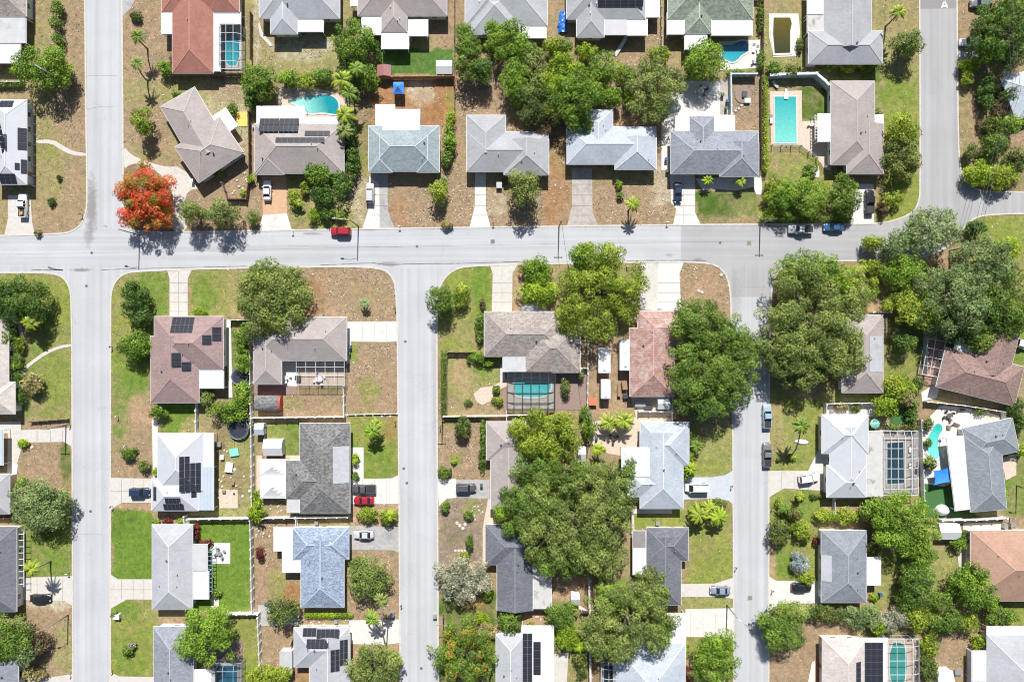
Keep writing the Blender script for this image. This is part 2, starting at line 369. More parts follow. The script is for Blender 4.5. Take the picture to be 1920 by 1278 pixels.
def asphalt():
    m, nt, b = newmat('asphalt'); p = pos(nt)
    sx = nt.nodes.new('ShaderNodeSeparateXYZ'); nt.links.new(p, sx.inputs[0])
    f1 = noise(nt, 5, 6, .8, p); f2 = noise(nt, .12, 5, .6, p, .4)
    # resealed darker asphalt east of the joint
    mr = nt.nodes.new('ShaderNodeMapRange'); nt.links.new(sx.outputs[0], mr.inputs[0])
    mr.inputs[1].default_value = 39.5; mr.inputs[2].default_value = 39.7
    my = nt.nodes.new('ShaderNodeMapRange'); nt.links.new(sx.outputs[1], my.inputs[0])
    my.inputs[1].default_value = 10.2; my.inputs[2].default_value = 10.4
    mk = nt.nodes.new('ShaderNodeMath'); mk.operation = 'MULTIPLY'; nt.links.new(mr.outputs[0], mk.inputs[0]); nt.links.new(my.outputs[0], mk.inputs[1])
    c = mix(nt, mk.outputs[0], (.41,.415,.43), (.335,.332,.335))
    c = mix(nt, 1.0, c, ramp(nt, f1, [(.3, .92), (.7, 1.07)]), 'MULTIPLY')
    c = mix(nt, 1.0, c, ramp(nt, f2, [(.3, .94), (.7, 1.05)]), 'MULTIPLY')
    # wheel tracks run along each street
    def step(o, lo, hi):
        q = nt.nodes.new('ShaderNodeMapRange'); nt.links.new(o, q.inputs[0]); q.inputs[1].default_value = lo; q.inputs[2].default_value = hi; return q.outputs[0]
    def mul(u, v, op='MULTIPLY'):
        q = nt.nodes.new('ShaderNodeMath'); q.operation = op; sock(nt, u, q.inputs[0]); sock(nt, v, q.inputs[1]); return q.outputs[0]
    hm = mul(step(sx.outputs[1], 16.5, 18.5), step(sx.outputs[1], 27.5, 25.5))
    fv = noise(nt, 1.0, 3, .55, pos(nt, (.9, .012, 1))); fh = noise(nt, 1.0, 3, .55, pos(nt, (.012, .9, 1)))
    tv = ramp(nt, fv, [(.34, .90), (.66, 1.06)]); th = ramp(nt, fh, [(.34, .90), (.66, 1.06)])
    c = mix(nt, 1.0, c, mix(nt, hm, tv, th), 'MULTIPLY')
    for (qx, qy, rx, ry, am) in ((172,385,12,62,.8),(166,440,9,26,.6),(152,506,22,4,.9),(730,495,26,5,.7),(1308,487,12,4,.7),(1380,560,10,60,.35),(1690,470,30,14,.3),(232,300,5,90,.3),(815,700,5,200,.25),(1436,1000,5,200,.25),(1378,1180,5,90,.3),(690,430,18,3,.7),(585,438,18,3,.7),(1255,478,8,4,.5),(1480,430,60,6,.3)):
        e = nt.nodes.new('ShaderNodeMapping'); wx_, wy_ = P(qx, qy); e.vector_type = 'POINT'
        e.inputs['Location'].default_value = (-wx_*8/rx, -wy_*8/ry, 0); e.inputs['Scale'].default_value = (8/rx, 8/ry, 0); nt.links.new(p, e.inputs[0])
        ln = nt.nodes.new('ShaderNodeVectorMath'); ln.operation = 'LENGTH'; nt.links.new(e.outputs[0], ln.inputs[0])
        dd = mul(ln.outputs['Value'], mul(noise(nt, .9, 5, .7, p), 1.6), 'ADD'); mk2 = mul(step(dd, 1.9, 1.25), am)
        c = mix(nt, mk2, c, (.20,.185,.175))
    g = noise(nt, 1.3, 4, .7, p, 1.5); s = ramp(nt, g, [(.72, 0.0), (.8, .3)]); c = mix(nt, s, c, (.22,.21,.21))
    v = nt.nodes.new('ShaderNodeTexVoronoi'); v.feature = 'DISTANCE_TO_EDGE'; v.inputs['Scale'].default_value = .09
    wv = nt.nodes.new('ShaderNodeVectorMath'); wv.operation = 'ADD'; n3 = nt.nodes.new('ShaderNodeTexNoise'); n3.inputs['Scale'].default_value = .5; n3.inputs['Detail'].default_value = 5
    nt.links.new(p, n3.inputs['Vector']); nt.links.new(p, wv.inputs[0]); sc = nt.nodes.new('ShaderNodeVectorMath'); sc.operation = 'SCALE'; sc.inputs['Scale'].default_value = 2.5
    nt.links.new(n3.outputs['Color'], sc.inputs[0]); nt.links.new(sc.outputs[0], wv.inputs[1]); nt.links.new(wv.outputs[0], v.inputs['Vector'])
    ck = ramp(nt, v.outputs['Distance'], [(.0015, .35), (.004, 0.0)]); c = mix(nt, ck, c, (.24,.24,.25))
    nt.links.new(c, b.inputs['Base Color']); b.inputs['Roughness'].default_value = .9; b.inputs['Specular IOR Level'].default_value = .2
    nt.links.new(bump(nt, f1, .15, .02), b.inputs['Normal']); return m
ASPH = asphalt()
sheet('road', [p for k in KB for p in k], .012, ASPH, 'pale grey asphalt streets')
conc = plain('concrete', (.50,.47,.43), .85, .08, 1.2, .15, stain=(.40,.375,.34), stn=.56)
kerbm = plain('kerb_concrete', (.50,.47,.42), .85, .14, 2.0, .2, stain=(.33,.30,.26), stn=.6)
def strip(pts, w, z0, z1, name, m, parent=None, shift=0):
    q = [Vector((*P(*p), 0)) for p in pts]; mb = MB(); n = len(q)
    for i, p in enumerate(q):
        d = (q[min(i+1, n-1)]-q[max(i-1, 0)]).normalized(); s = Vector((-d.y, d.x, 0))
        a, b = p+s*(w/2+shift), p-s*(w/2-shift)
        mb.v += [(a.x,a.y,z0),(a.x,a.y,z1),(b.x,b.y,z1),(b.x,b.y,z0)]
    for i in range(n-1):
        for k in range(4):
            mb.f.append([i*4+k, i*4+(k+1)%4, i*4+4+(k+1)%4, i*4+4+k]); mb.mi.append(0)
    mb.f += [[0,1,2,3], [n*4-1,n*4-2,n*4-3,n*4-4]]; mb.mi += [0, 0]
    return mb.obj(name, m, parent)
for k in KB: struct(strip(k, .36, -.05, .075, 'kerb', kerbm), 'low rolled concrete kerb')
# tarry seam along the lower gutter, stains near the crossing
tar = plain('tar', (.15,.14,.145), .8, .35, 2, 0)
def seam(pts, w, seed, name='tar_seam'):
    r = random.Random(seed); q = []
    for (x0,y0),(x1,y1) in zip(pts, pts[1:]):
        n = max(2, int(math.hypot(x1-x0, y1-y0)/6))
        for i in range(n): q.append((x0+(x1-x0)*i/n, y0+(y1-y0)*i/n))
    up = [(x, y - w*(.4+r.random())) for x, y in q]; dn = [(x, y + w*(.3+r.random()*.7)) for x, y in q]
    sheet(name, up + dn[::-1], .0165, tar, 'dark tar seam in the street')
seam([(60,506),(100,506),(125,505)], 1.0, 1); seam([(190,506),(245,504),(330,502),(470,499)], .7, 2); seam([(90,501),(98,504),(125,507)], 2.0, 12)
seam([(600,497),(700,493),(730,497),(760,495),(860,494),(1000,490)], .8, 3); seam([(1175,489),(1250,488),(1330,489)], .9, 4)
seam([(160,143),(195,142),(228,143)], .3, 6); seam([(162,205),(190,200),(229,199)], .35, 7); seam([(0,477),(300,472),(700,463),(1100,456),(1420,452)], .22, 8); seam([(540,461),(760,463)], .2, 9); seam([(1277,424),(1277,489)], .15, 10)
seam([(1385,538),(1442,538)], .15, 11); seam([(140,1000),(206,1002)], .2, 13)
dirt = plain('road_dirt', (.26,.235,.21), .9, .3, 1.5)
0 and sheet('road_stain', chaikin([(166,330),(177,345),(183,385),(178,410),(166,428),(160,444),(158,435),(165,400),(168,360)],2,True), .017, dirt, 'dark dirt washed along the kerb')
# patch of newer asphalt and white arrow shaped letter at the top of the right street
patch = plain('asphalt_patch', (.24,.225,.225), .9, .1, 3)
sheet('road_patch', [(1725.5,-60),(1792,-60),(1793,16),(1725,17)], .0165, patch, 'darker asphalt patch across the street')
paint = plain('road_paint', (.78,.78,.76), .6, .06, 3)
mb = MB()
for a, b in (((1771,2),(1765.5,15)), ((1771,2),(1776.5,15)), ((1768.5,12),(1773.5,12))):
    mb.bar((*P(*a), .024), (*P(*b), .024), .3, .008)
tag(mb.obj('road_marking', paint), '', 'road marking', full='white letter A painted on the dark asphalt patch')
# ---------------------------------------------------------------- drives, paths, patios
CM = dict(c=conc, C=plain('bright_concrete', (.56,.54,.505), .85, .08, 1.5, .1, stain=(.42,.395,.355), stn=.58), o=plain('terracotta_concrete', (.50,.31,.19), .85, .12, 1.2, .1),
  g=plain('grey_concrete', (.36,.35,.34), .85, .14, 1.3, .15, stain=(.25,.24,.235)), m=plain('mottled_concrete', (.40,.365,.33), .9, .16, 1.0, .15, stain=(.27,.245,.22), stn=.5),
  b=plain('blue_painted_concrete', (.43,.46,.49), .7, .08, 1.2), t=plain('tan_pavers', (.55,.44,.35), .85, .14, 2.2, .15), p=plain('pink_pavers', (.47,.27,.22), .85, .18, 3, .15),
  w=plain('white_gravel', (.62,.60,.57), .95, .18, 6, .4), n=plain('brown_pavers', (.26,.185,.155), .85, .2, 3, .2), v=plain('artificial_turf', (.045,.13,.035), .95, .12, 5, .3),
  y=plain('yellow_mat', (.72,.48,.12), .8, .08, 2), u=plain('rust_mulch', (.33,.14,.06), .95, .3, 5, .3))
SLABS = """
c driveway 15,366 57,366 60,415 66,442 8,443 15,410
c path 68,262 100,262 118,273 138,284 161,287 161,293 134,291 112,280 97,269 68,269
c driveway 231,272 245,290 275,303 310,313 340,312 375,352 352,358 346,378 346,405 352,433 322,435 324,400 324,355 305,330 285,316 262,306 245,308 231,318
o driveway 492,322 537,322 538,400 493,403
C driveway 493,403 538,400 547,431 485,432
g driveway 696,322 727,322 727,395 740,428 712,429 711,360 696,345
C driveway 692,330 711,345 712,429 679,429 690,395
C driveway 891,320 911,320 911,392 920,426 880,427 890,388
m driveway 1072,315 1110,315 1111,398 1121,423 1063,424 1073,385
C driveway 1256,318 1303,318 1303,398 1314,421 1262,421 1268,392 1258,380
C driveway 1604,345 1638,345 1639,421 1592,421 1602,385
g driveway 1796,82 1900,82 1900,110 1830,108 1812,111 1797,119
g driveway 226,-5 256,-5 245,16 229,33
c driveway 313,505 361,504 352,522 352,594 318,594 318,522
C driveway 648,603 747,602 747,640 720,641 648,640
C path 648,640 658,640 656,680 649,682
c driveway 918,495 973,493 961,512 960,584 922,584 924,514
C driveway 1234,490 1283,490 1274,512 1277,582 1230,582 1232,530
c patio 1203,491 1234,490 1232,582 1200,580
c path 136,649 112,653 85,665 60,683 40,700 36,695 58,677 83,659 110,648 136,644
C path 22,596 40,605 44,625 40,650 34,650 37,625 32,608 22,603
c driveway 15,807 136,801 137,838 120,828 55,829 40,842 32,870 14,885
C path 14,870 34,870 30,900 14,900
c driveway 207,895 292,897 292,942 228,942 207,956
C driveway 652,898 735,896 749,889 750,944 652,944
g driveway 652,985 749,987 751,1037 738,1031 652,1030
c driveway 44,1082 137,1079 138,1136 122,1126 44,1124
c driveway 207,1076 222,1085 290,1085 290,1123 238,1123 208,1140
C driveway 655,1162 751,1160 752,1204 720,1208 652,1206
C patio 820,897 855,897 855,933 838,934 823,948
g driveway 855,899 918,899 918,934 855,933
b driveway 1280,894 1335,894 1360,890 1376,880 1376,947 1366,938 1345,934 1280,936
c driveway 1275,1094 1340,1093 1375,1082 1376,1122 1350,1118 1275,1118
C driveway 1285,1141 1376,1139 1377,1194 1285,1193
c driveway 1440,882 1552,882 1552,920 1470,915 1441,932
C path 1515,882 1543,825 1552,838 1552,882
C driveway 1440,1078 1455,1088 1545,1088 1545,1130 1462,1131 1440,1144
c driveway 208,1260 225,1267 300,1268 300,1330 208,1330
c driveway 50,1276 137,1262 138,1330 50,1330
C path 285,786 296,786 296,895 287,895
C path 420,600 433,598 436,745 428,745 427,690 420,640
C path 659,838 682,838 682,897 670,899 660,880
t patio 522,166 590,164 655,182 655,225 521,222
C patio 1265,152 1367,152 1367,248 1258,248 1258,320 1240,320 1240,246 1250,205
C patio 1348,78 1425,75 1424,128 1350,132
C patio 1442,26 1497,26 1500,60 1494,106 1450,108 1442,70
t patio 1443,172 1503,170 1504,272 1446,272
t patio 1503,228 1560,224 1558,320 1546,318 1532,296 1504,275
C patio 1520,312 1536,312 1536,332 1520,332
w gravel_bed 1304,335 1420,330 1415,350 1380,358 1340,354 1318,358
w gravel_bed 1405,330 1428,330 1428,365 1418,365
n patio 1040,698 1102,700 1100,768 945,770 945,703
C patio 963,722 996,706 1032,708 1032,716 950,712
C path 938,683 946,683 948,712 957,718 938,716
t patio 888,738 902,726 921,724 928,735 921,751 904,759 893,752
t path 921,724 945,712 952,712 952,722 926,736
m patio 952,697 1042,697 1042,768 952,768
t patio 555,672 646,672 646,722 555,722
w patio 527,670 557,670 557,724 527,724
n patio 478,718 556,724 556,740 478,738
t patio 536,853 562,853 562,866 536,866
t patio 481,853 492,853 492,964 481,964
t patio 410,916 446,918 446,952 412,952
w patio 395,1017 432,1017 432,1056 395,1056
C path 395,1120 410,1110 411,1140 396,1140
g patio 484,1133 560,1133 560,1172 484,1172
n patio 380,1200 455,1200 455,1290 380,1290
t patio 1182,741 1260,741 1260,792 1195,792
t patio 1105,790 1202,780 1202,860 1140,850 1105,830
C patio 1185,953 1260,953 1260,962 1185,962
p patio 1733,622 1790,628 1778,720 1745,724 1733,712
C patio 1727,735 1745,724 1762,722 1756,745 1728,752
C patio 1728,755 1870,772 1880,800 1812,812 1780,830 1790,900 1775,910 1745,918 1728,920
t patio 1845,778 1890,784 1890,800 1850,800
w patio 1545,760 1640,755 1640,780 1545,780
v lawn 1668,768 1708,764 1712,794 1668,798
v lawn 1728,905 1790,915 1802,968 1735,968
t patio 1878,858 1905,850 1905,890 1885,900
C path 1525,1140 1540,1090 1542,1130
C path 1512,1290 1522,1240 1530,1236 1528,1290
u flower_bed 1528,1236 1542,1236 1542,1290 1528,1290
c patio 1805,980 1880,978 1880,996 1805,996
c path 1795,1045 1822,1000 1822,1090 1797,1060
m patio 1655,806 1722,806 1722,926 1655,926
t patio 1660,1195 1725,1195 1725,1340 1660,1340
c patio 1036,1225 1066,1222 1062,1290 1036,1290
n patio 1125,1235 1240,1235 1240,1330 1125,1330
m patio 400,40 455,40 455,132 400,132
y play_mat 443,210 464,210 464,237 443,237
c path 486,40 492,60 512,86 507,88 488,68 484,48
C path 1062,1120 1100,1142 1135,1142 1135,1149 1095,1149
t patio 915,935 930,935 912,1082 905,1090 905,990
m patio 1350,150 1365,150 1368,215 1350,215
c patio 0,790 40,790 40,812 0,812
c patio 1188,955 1190,1000 1180,1000 1180,955
"""
for i, l in enumerate(q for q in SLABS.strip().split('\n')):
    t = l.split(); pts = [tuple(map(float, q.split(','))) for q in t[2:]]
    nm = {'play_mat': 'play_mat'}.get(t[1], t[1])
    if len(pts) > 7: pts = chaikin(pts, 1, True) if t[1] in ('driveway', 'path', 'patio') and len(pts) > 8 else pts
    o = sheet(nm, pts, .02 + .0011*i, CM[t[0]], None)
    if t[1] in ('play_mat',):
        del o['kind']; tag(o, 'flat yellow play mat', 'mat', at=(453,222))
jm = plain('joint', (.36,.345,.315), .9, .1, 3)
mb = MB()
def joint(x0, y0, x1, y1, z=.125): mb.bar((*P(x0, y0), z), (*P(x1, y1), z), .05, .008)
for y in (530,548,566,583): joint(318, y, 352, y); joint(923, y, 960, y); joint(1232, y, 1276, y)
joint(335,508,335,592); joint(941,500,941,583)
for x in (228,250,270): joint(x, 898, x, 941); joint(x, 1086, x, 1122)
for x in (680,702,725): joint(x, 604, x, 639); joint(x, 898, x, 943)
joint(208,920,290,920); joint(208,1104,288,1104)
for x in (1295,1318,1341,1362): joint(x, 1143, x, 1191)
for x in (70,95,118): joint(x, 806, x, 827); joint(x, 1084, x, 1124)
for x in (1465,1490,1515): joint(x, 884, x, 916)
for y in (345,365,385,403): joint(1073, y, 1111, y); joint(1257, y, 1303, y); joint(891, y, 911, y); joint(697, y, 727, y)
joint(1092,320,1092,422); joint(1281,320,1281,420)
struct(mb.obj('driveway_joints', jm), 'saw cut joints across the drives')

# ---------------------------------------------------------------- foliage
def leafmesh(name, lobes, dens, size, seed, flat=.35, smin=.6, squash=.8, aspect=1.7, sh=None):
    """leaf sized faces on the shells of overlapping leaf clumps"""
    r = np.random.RandomState(seed); shift = r.uniform(-.12, .12) if sh is None else sh; ps, ns, ts, szs = [], [], [], []
    for (x, y, z, R) in lobes:
        n = max(12, int(dens*R*R*5.5)); d = r.normal(size=(n, 3)); d /= np.linalg.norm(d, axis=1)[:, None]
        d[:, 2] = np.where(d[:, 2] < -.25, -d[:, 2], d[:, 2])
        rad = R*(1.08 - np.abs(r.normal(size=n))*.22); rad = np.clip(rad, R*.2, R*1.12)
        rad *= 1 + .18*np.sin(d[:, 0]*5+seed)*np.cos(d[:, 1]*6+x)
        p = d*rad[:, None]; p[:, 2] *= squash
        ps.append(p + np.array([x, y, z])); ns.append(d)
        base = r.uniform(.2, .72) + shift; ts.append(np.clip(base + r.normal(size=n)*.21, 0, 1)); szs.append(size*r.uniform(smin, 1.35, n))
    p = np.concatenate(ps); d = np.concatenate(ns); t = np.concatenate(ts); s = np.concatenate(szs); n = len(p)
    nn = d*1.0 + r.normal(size=(n, 3))*.54 + np.array([0, 0, flat]); nn /= np.linalg.norm(nn, axis=1)[:, None]
    a = np.cross(nn, r.normal(size=(n, 3))); a /= np.linalg.norm(a, axis=1)[:, None]; b = np.cross(nn, a)
    a *= (s*.5)[:, None]; b *= (s*.5/aspect)[:, None]
    q = np.stack([p-a, p+b*1.0, p+a, p-b*1.0], 1).reshape(-1, 3)
    return quads(name, q, t)
def quads(name, q, t):
    n = len(q)//4; me = bpy.data.meshes.new(name)
    me.vertices.add(n*4); me.vertices.foreach_set('co', q.ravel().astype(np.float32))
    me.loops.add(n*4); me.loops.foreach_set('vertex_index', np.arange(n*4, dtype=np.int32))
    me.polygons.add(n); me.polygons.foreach_set('loop_start', np.arange(0, n*4, 4, dtype=np.int32))
    me.update(calc_edges=True)
    at = me.attributes.new('tint', 'FLOAT', 'FACE'); at.data.foreach_set('value', t.astype(np.float32))
    return me

LOOK = dict(bright='bright green', green='mid-green', dark='dark green', olive='olive green', yellow='yellow-green', lime='lime green',
  silver='silvery green', pale='pale grey-leaved', tan='tan-leaved', flame='orange-flowering', flamegreen='green orange-flowered', red='dark red',
  brown='brownish', bluewhite='blue-white', lav='mauve', mixed='mottled green')
SEED = [100]
def tree(px, py, rx, ry, h, sp, dens=1.0, lobes=None, core=True, lsz=None):
    SEED[0] += 1; sd_ = SEED[0]; r = random.Random(sd_)
    rx, ry = rx/8.0*1.05, ry/8.0*1.05; k_ = 1.07 if rx*ry > 25 else 1; rx *= k_; ry *= k_; R = math.sqrt(rx*ry); cz = h*.62
    cx, cy = P(px, py, cz); bx, by = cx, cy
    tall = h >= 5 ; shrub = h < 4.2
    cat = 'shrub' if shrub else 'tree'
    size = 'huge spreading' if R > 9 else 'large' if R > 6 else 'medium' if R > 4 else 'small' if R > 2.4 else 'tiny'
    if shrub: size = 'broad' if R > 2.6 else 'low' if R > 1.6 else 'tiny'
    look = f"{size} {LOOK[sp]} {cat}"
    t = thing('shrub' if shrub else 'tree', (bx, by, 0), look, cat, ('shrubs in the yards' if shrub else 'trees between the houses'), at=(px, py))
    vz = (h-cz)*.92; L = []
    lr0 = (.085*R + .82) if not shrub else .24*R+.2
    lr0 = min(lr0, 1.75, R*.5); nl = lobes or int(4 + .82*(R/lr0)**2)
    k = 0
    ph = r.random()*6; lump = [r.uniform(.84, 1.10) for _ in range(11)]
    for i in range(nl):
        f = (i+.5)/nl; rr = math.sqrt(f)*.98; a = i*2.39996 + ph + r.uniform(-.35, .35)
        edge = lump[int((a % (2*PI))/(2*PI)*11) % 11]
        rr *= edge; lr = lr0*r.uniform(.72, 1.22)
        lr *= r.choice((.72, .9, 1.0, 1.12, 1.3)); q = max(0, 1-rr*rr); x = rr*math.cos(a)*max(.2, rx-lr*.72); y = rr*math.sin(a)*max(.2, ry-lr*.72)
        z = cz - h*.10 + vz*(q**.6)*r.uniform(.68, 1.0) - lr*.25 + r.uniform(-.4, .3)*lr0
        L.append((x, y, max(lr*.5, z), lr))
    for i in range(int(nl*1.0)):       # lower skirt, fills the crown
        a = r.random()*6.283; rr = r.uniform(.25, .85); lr = lr0*r.uniform(.7, 1.1)
        L.append((rr*math.cos(a)*max(.2, rx-lr*.5), rr*math.sin(a)*max(.2, ry-lr*.5), max(lr*.4, cz-h*.24+r.uniform(-.3,.3)), lr*1.15))
    ls = lsz or (.38 if R > 4 else .36 if R > 2 else .31); dn = dens*(1.35 if sp == 'flame' else 1)*(19 if R > 4 else 21 if R > 2 else 24)
    link('foliage' if shrub else 'crown', leafmesh('crown', L, dn, ls, sd_, sh=(.03 if sp == 'flame' else -.02 if sp == 'flamegreen' else None)), LEAF[sp], t)
    mb = MB(); tr = .05*R + .05 if shrub else .055*R + .09
    if shrub:
        for i in range(3):
            l = L[r.randrange(len(L))]; mb.tube([(0,0,-.05), (l[0]*.5, l[1]*.5, l[2]*.5), (l[0], l[1], l[2])], [tr, tr*.7, tr*.3], 5)
        mb.obj('stem', bark, t, smooth=True)
    else:
        top = cz-h*.12
        mb.tube([(0,0,-.1), (.05,.02,h*.18), (r.uniform(-.2,.2), r.uniform(-.2,.2), h*.36), (0,0,top)], [tr*1.35, tr, tr*.8, tr*.45], 8)
        for i in range(7 if R > 3 else 4):
            l = L[int(i*len(L)/7.5) % len(L)]
            mb.tube([(0,0,h*.27+i*.15), (l[0]*.45, l[1]*.45, h*.27+(l[2]-h*.27)*.55), (l[0]*.9, l[1]*.9, l[2])], [tr*.55, tr*.4, tr*.16], 5)
        for i in range(int(R*2.2)):
            l = L[r.randrange(nl)]; e = (l[0]+r.uniform(-1,1)*l[3]*.6, l[1]+r.uniform(-1,1)*l[3]*.6, l[2]+l[3]*.86); mb.tube([(0, 0, h*.3), (l[0]*.85, l[1]*.85, l[2]+l[3]*.3), e], [.09, .07, .03], 4)
        mb.obj('trunk', bark, t, smooth=True)
    return t
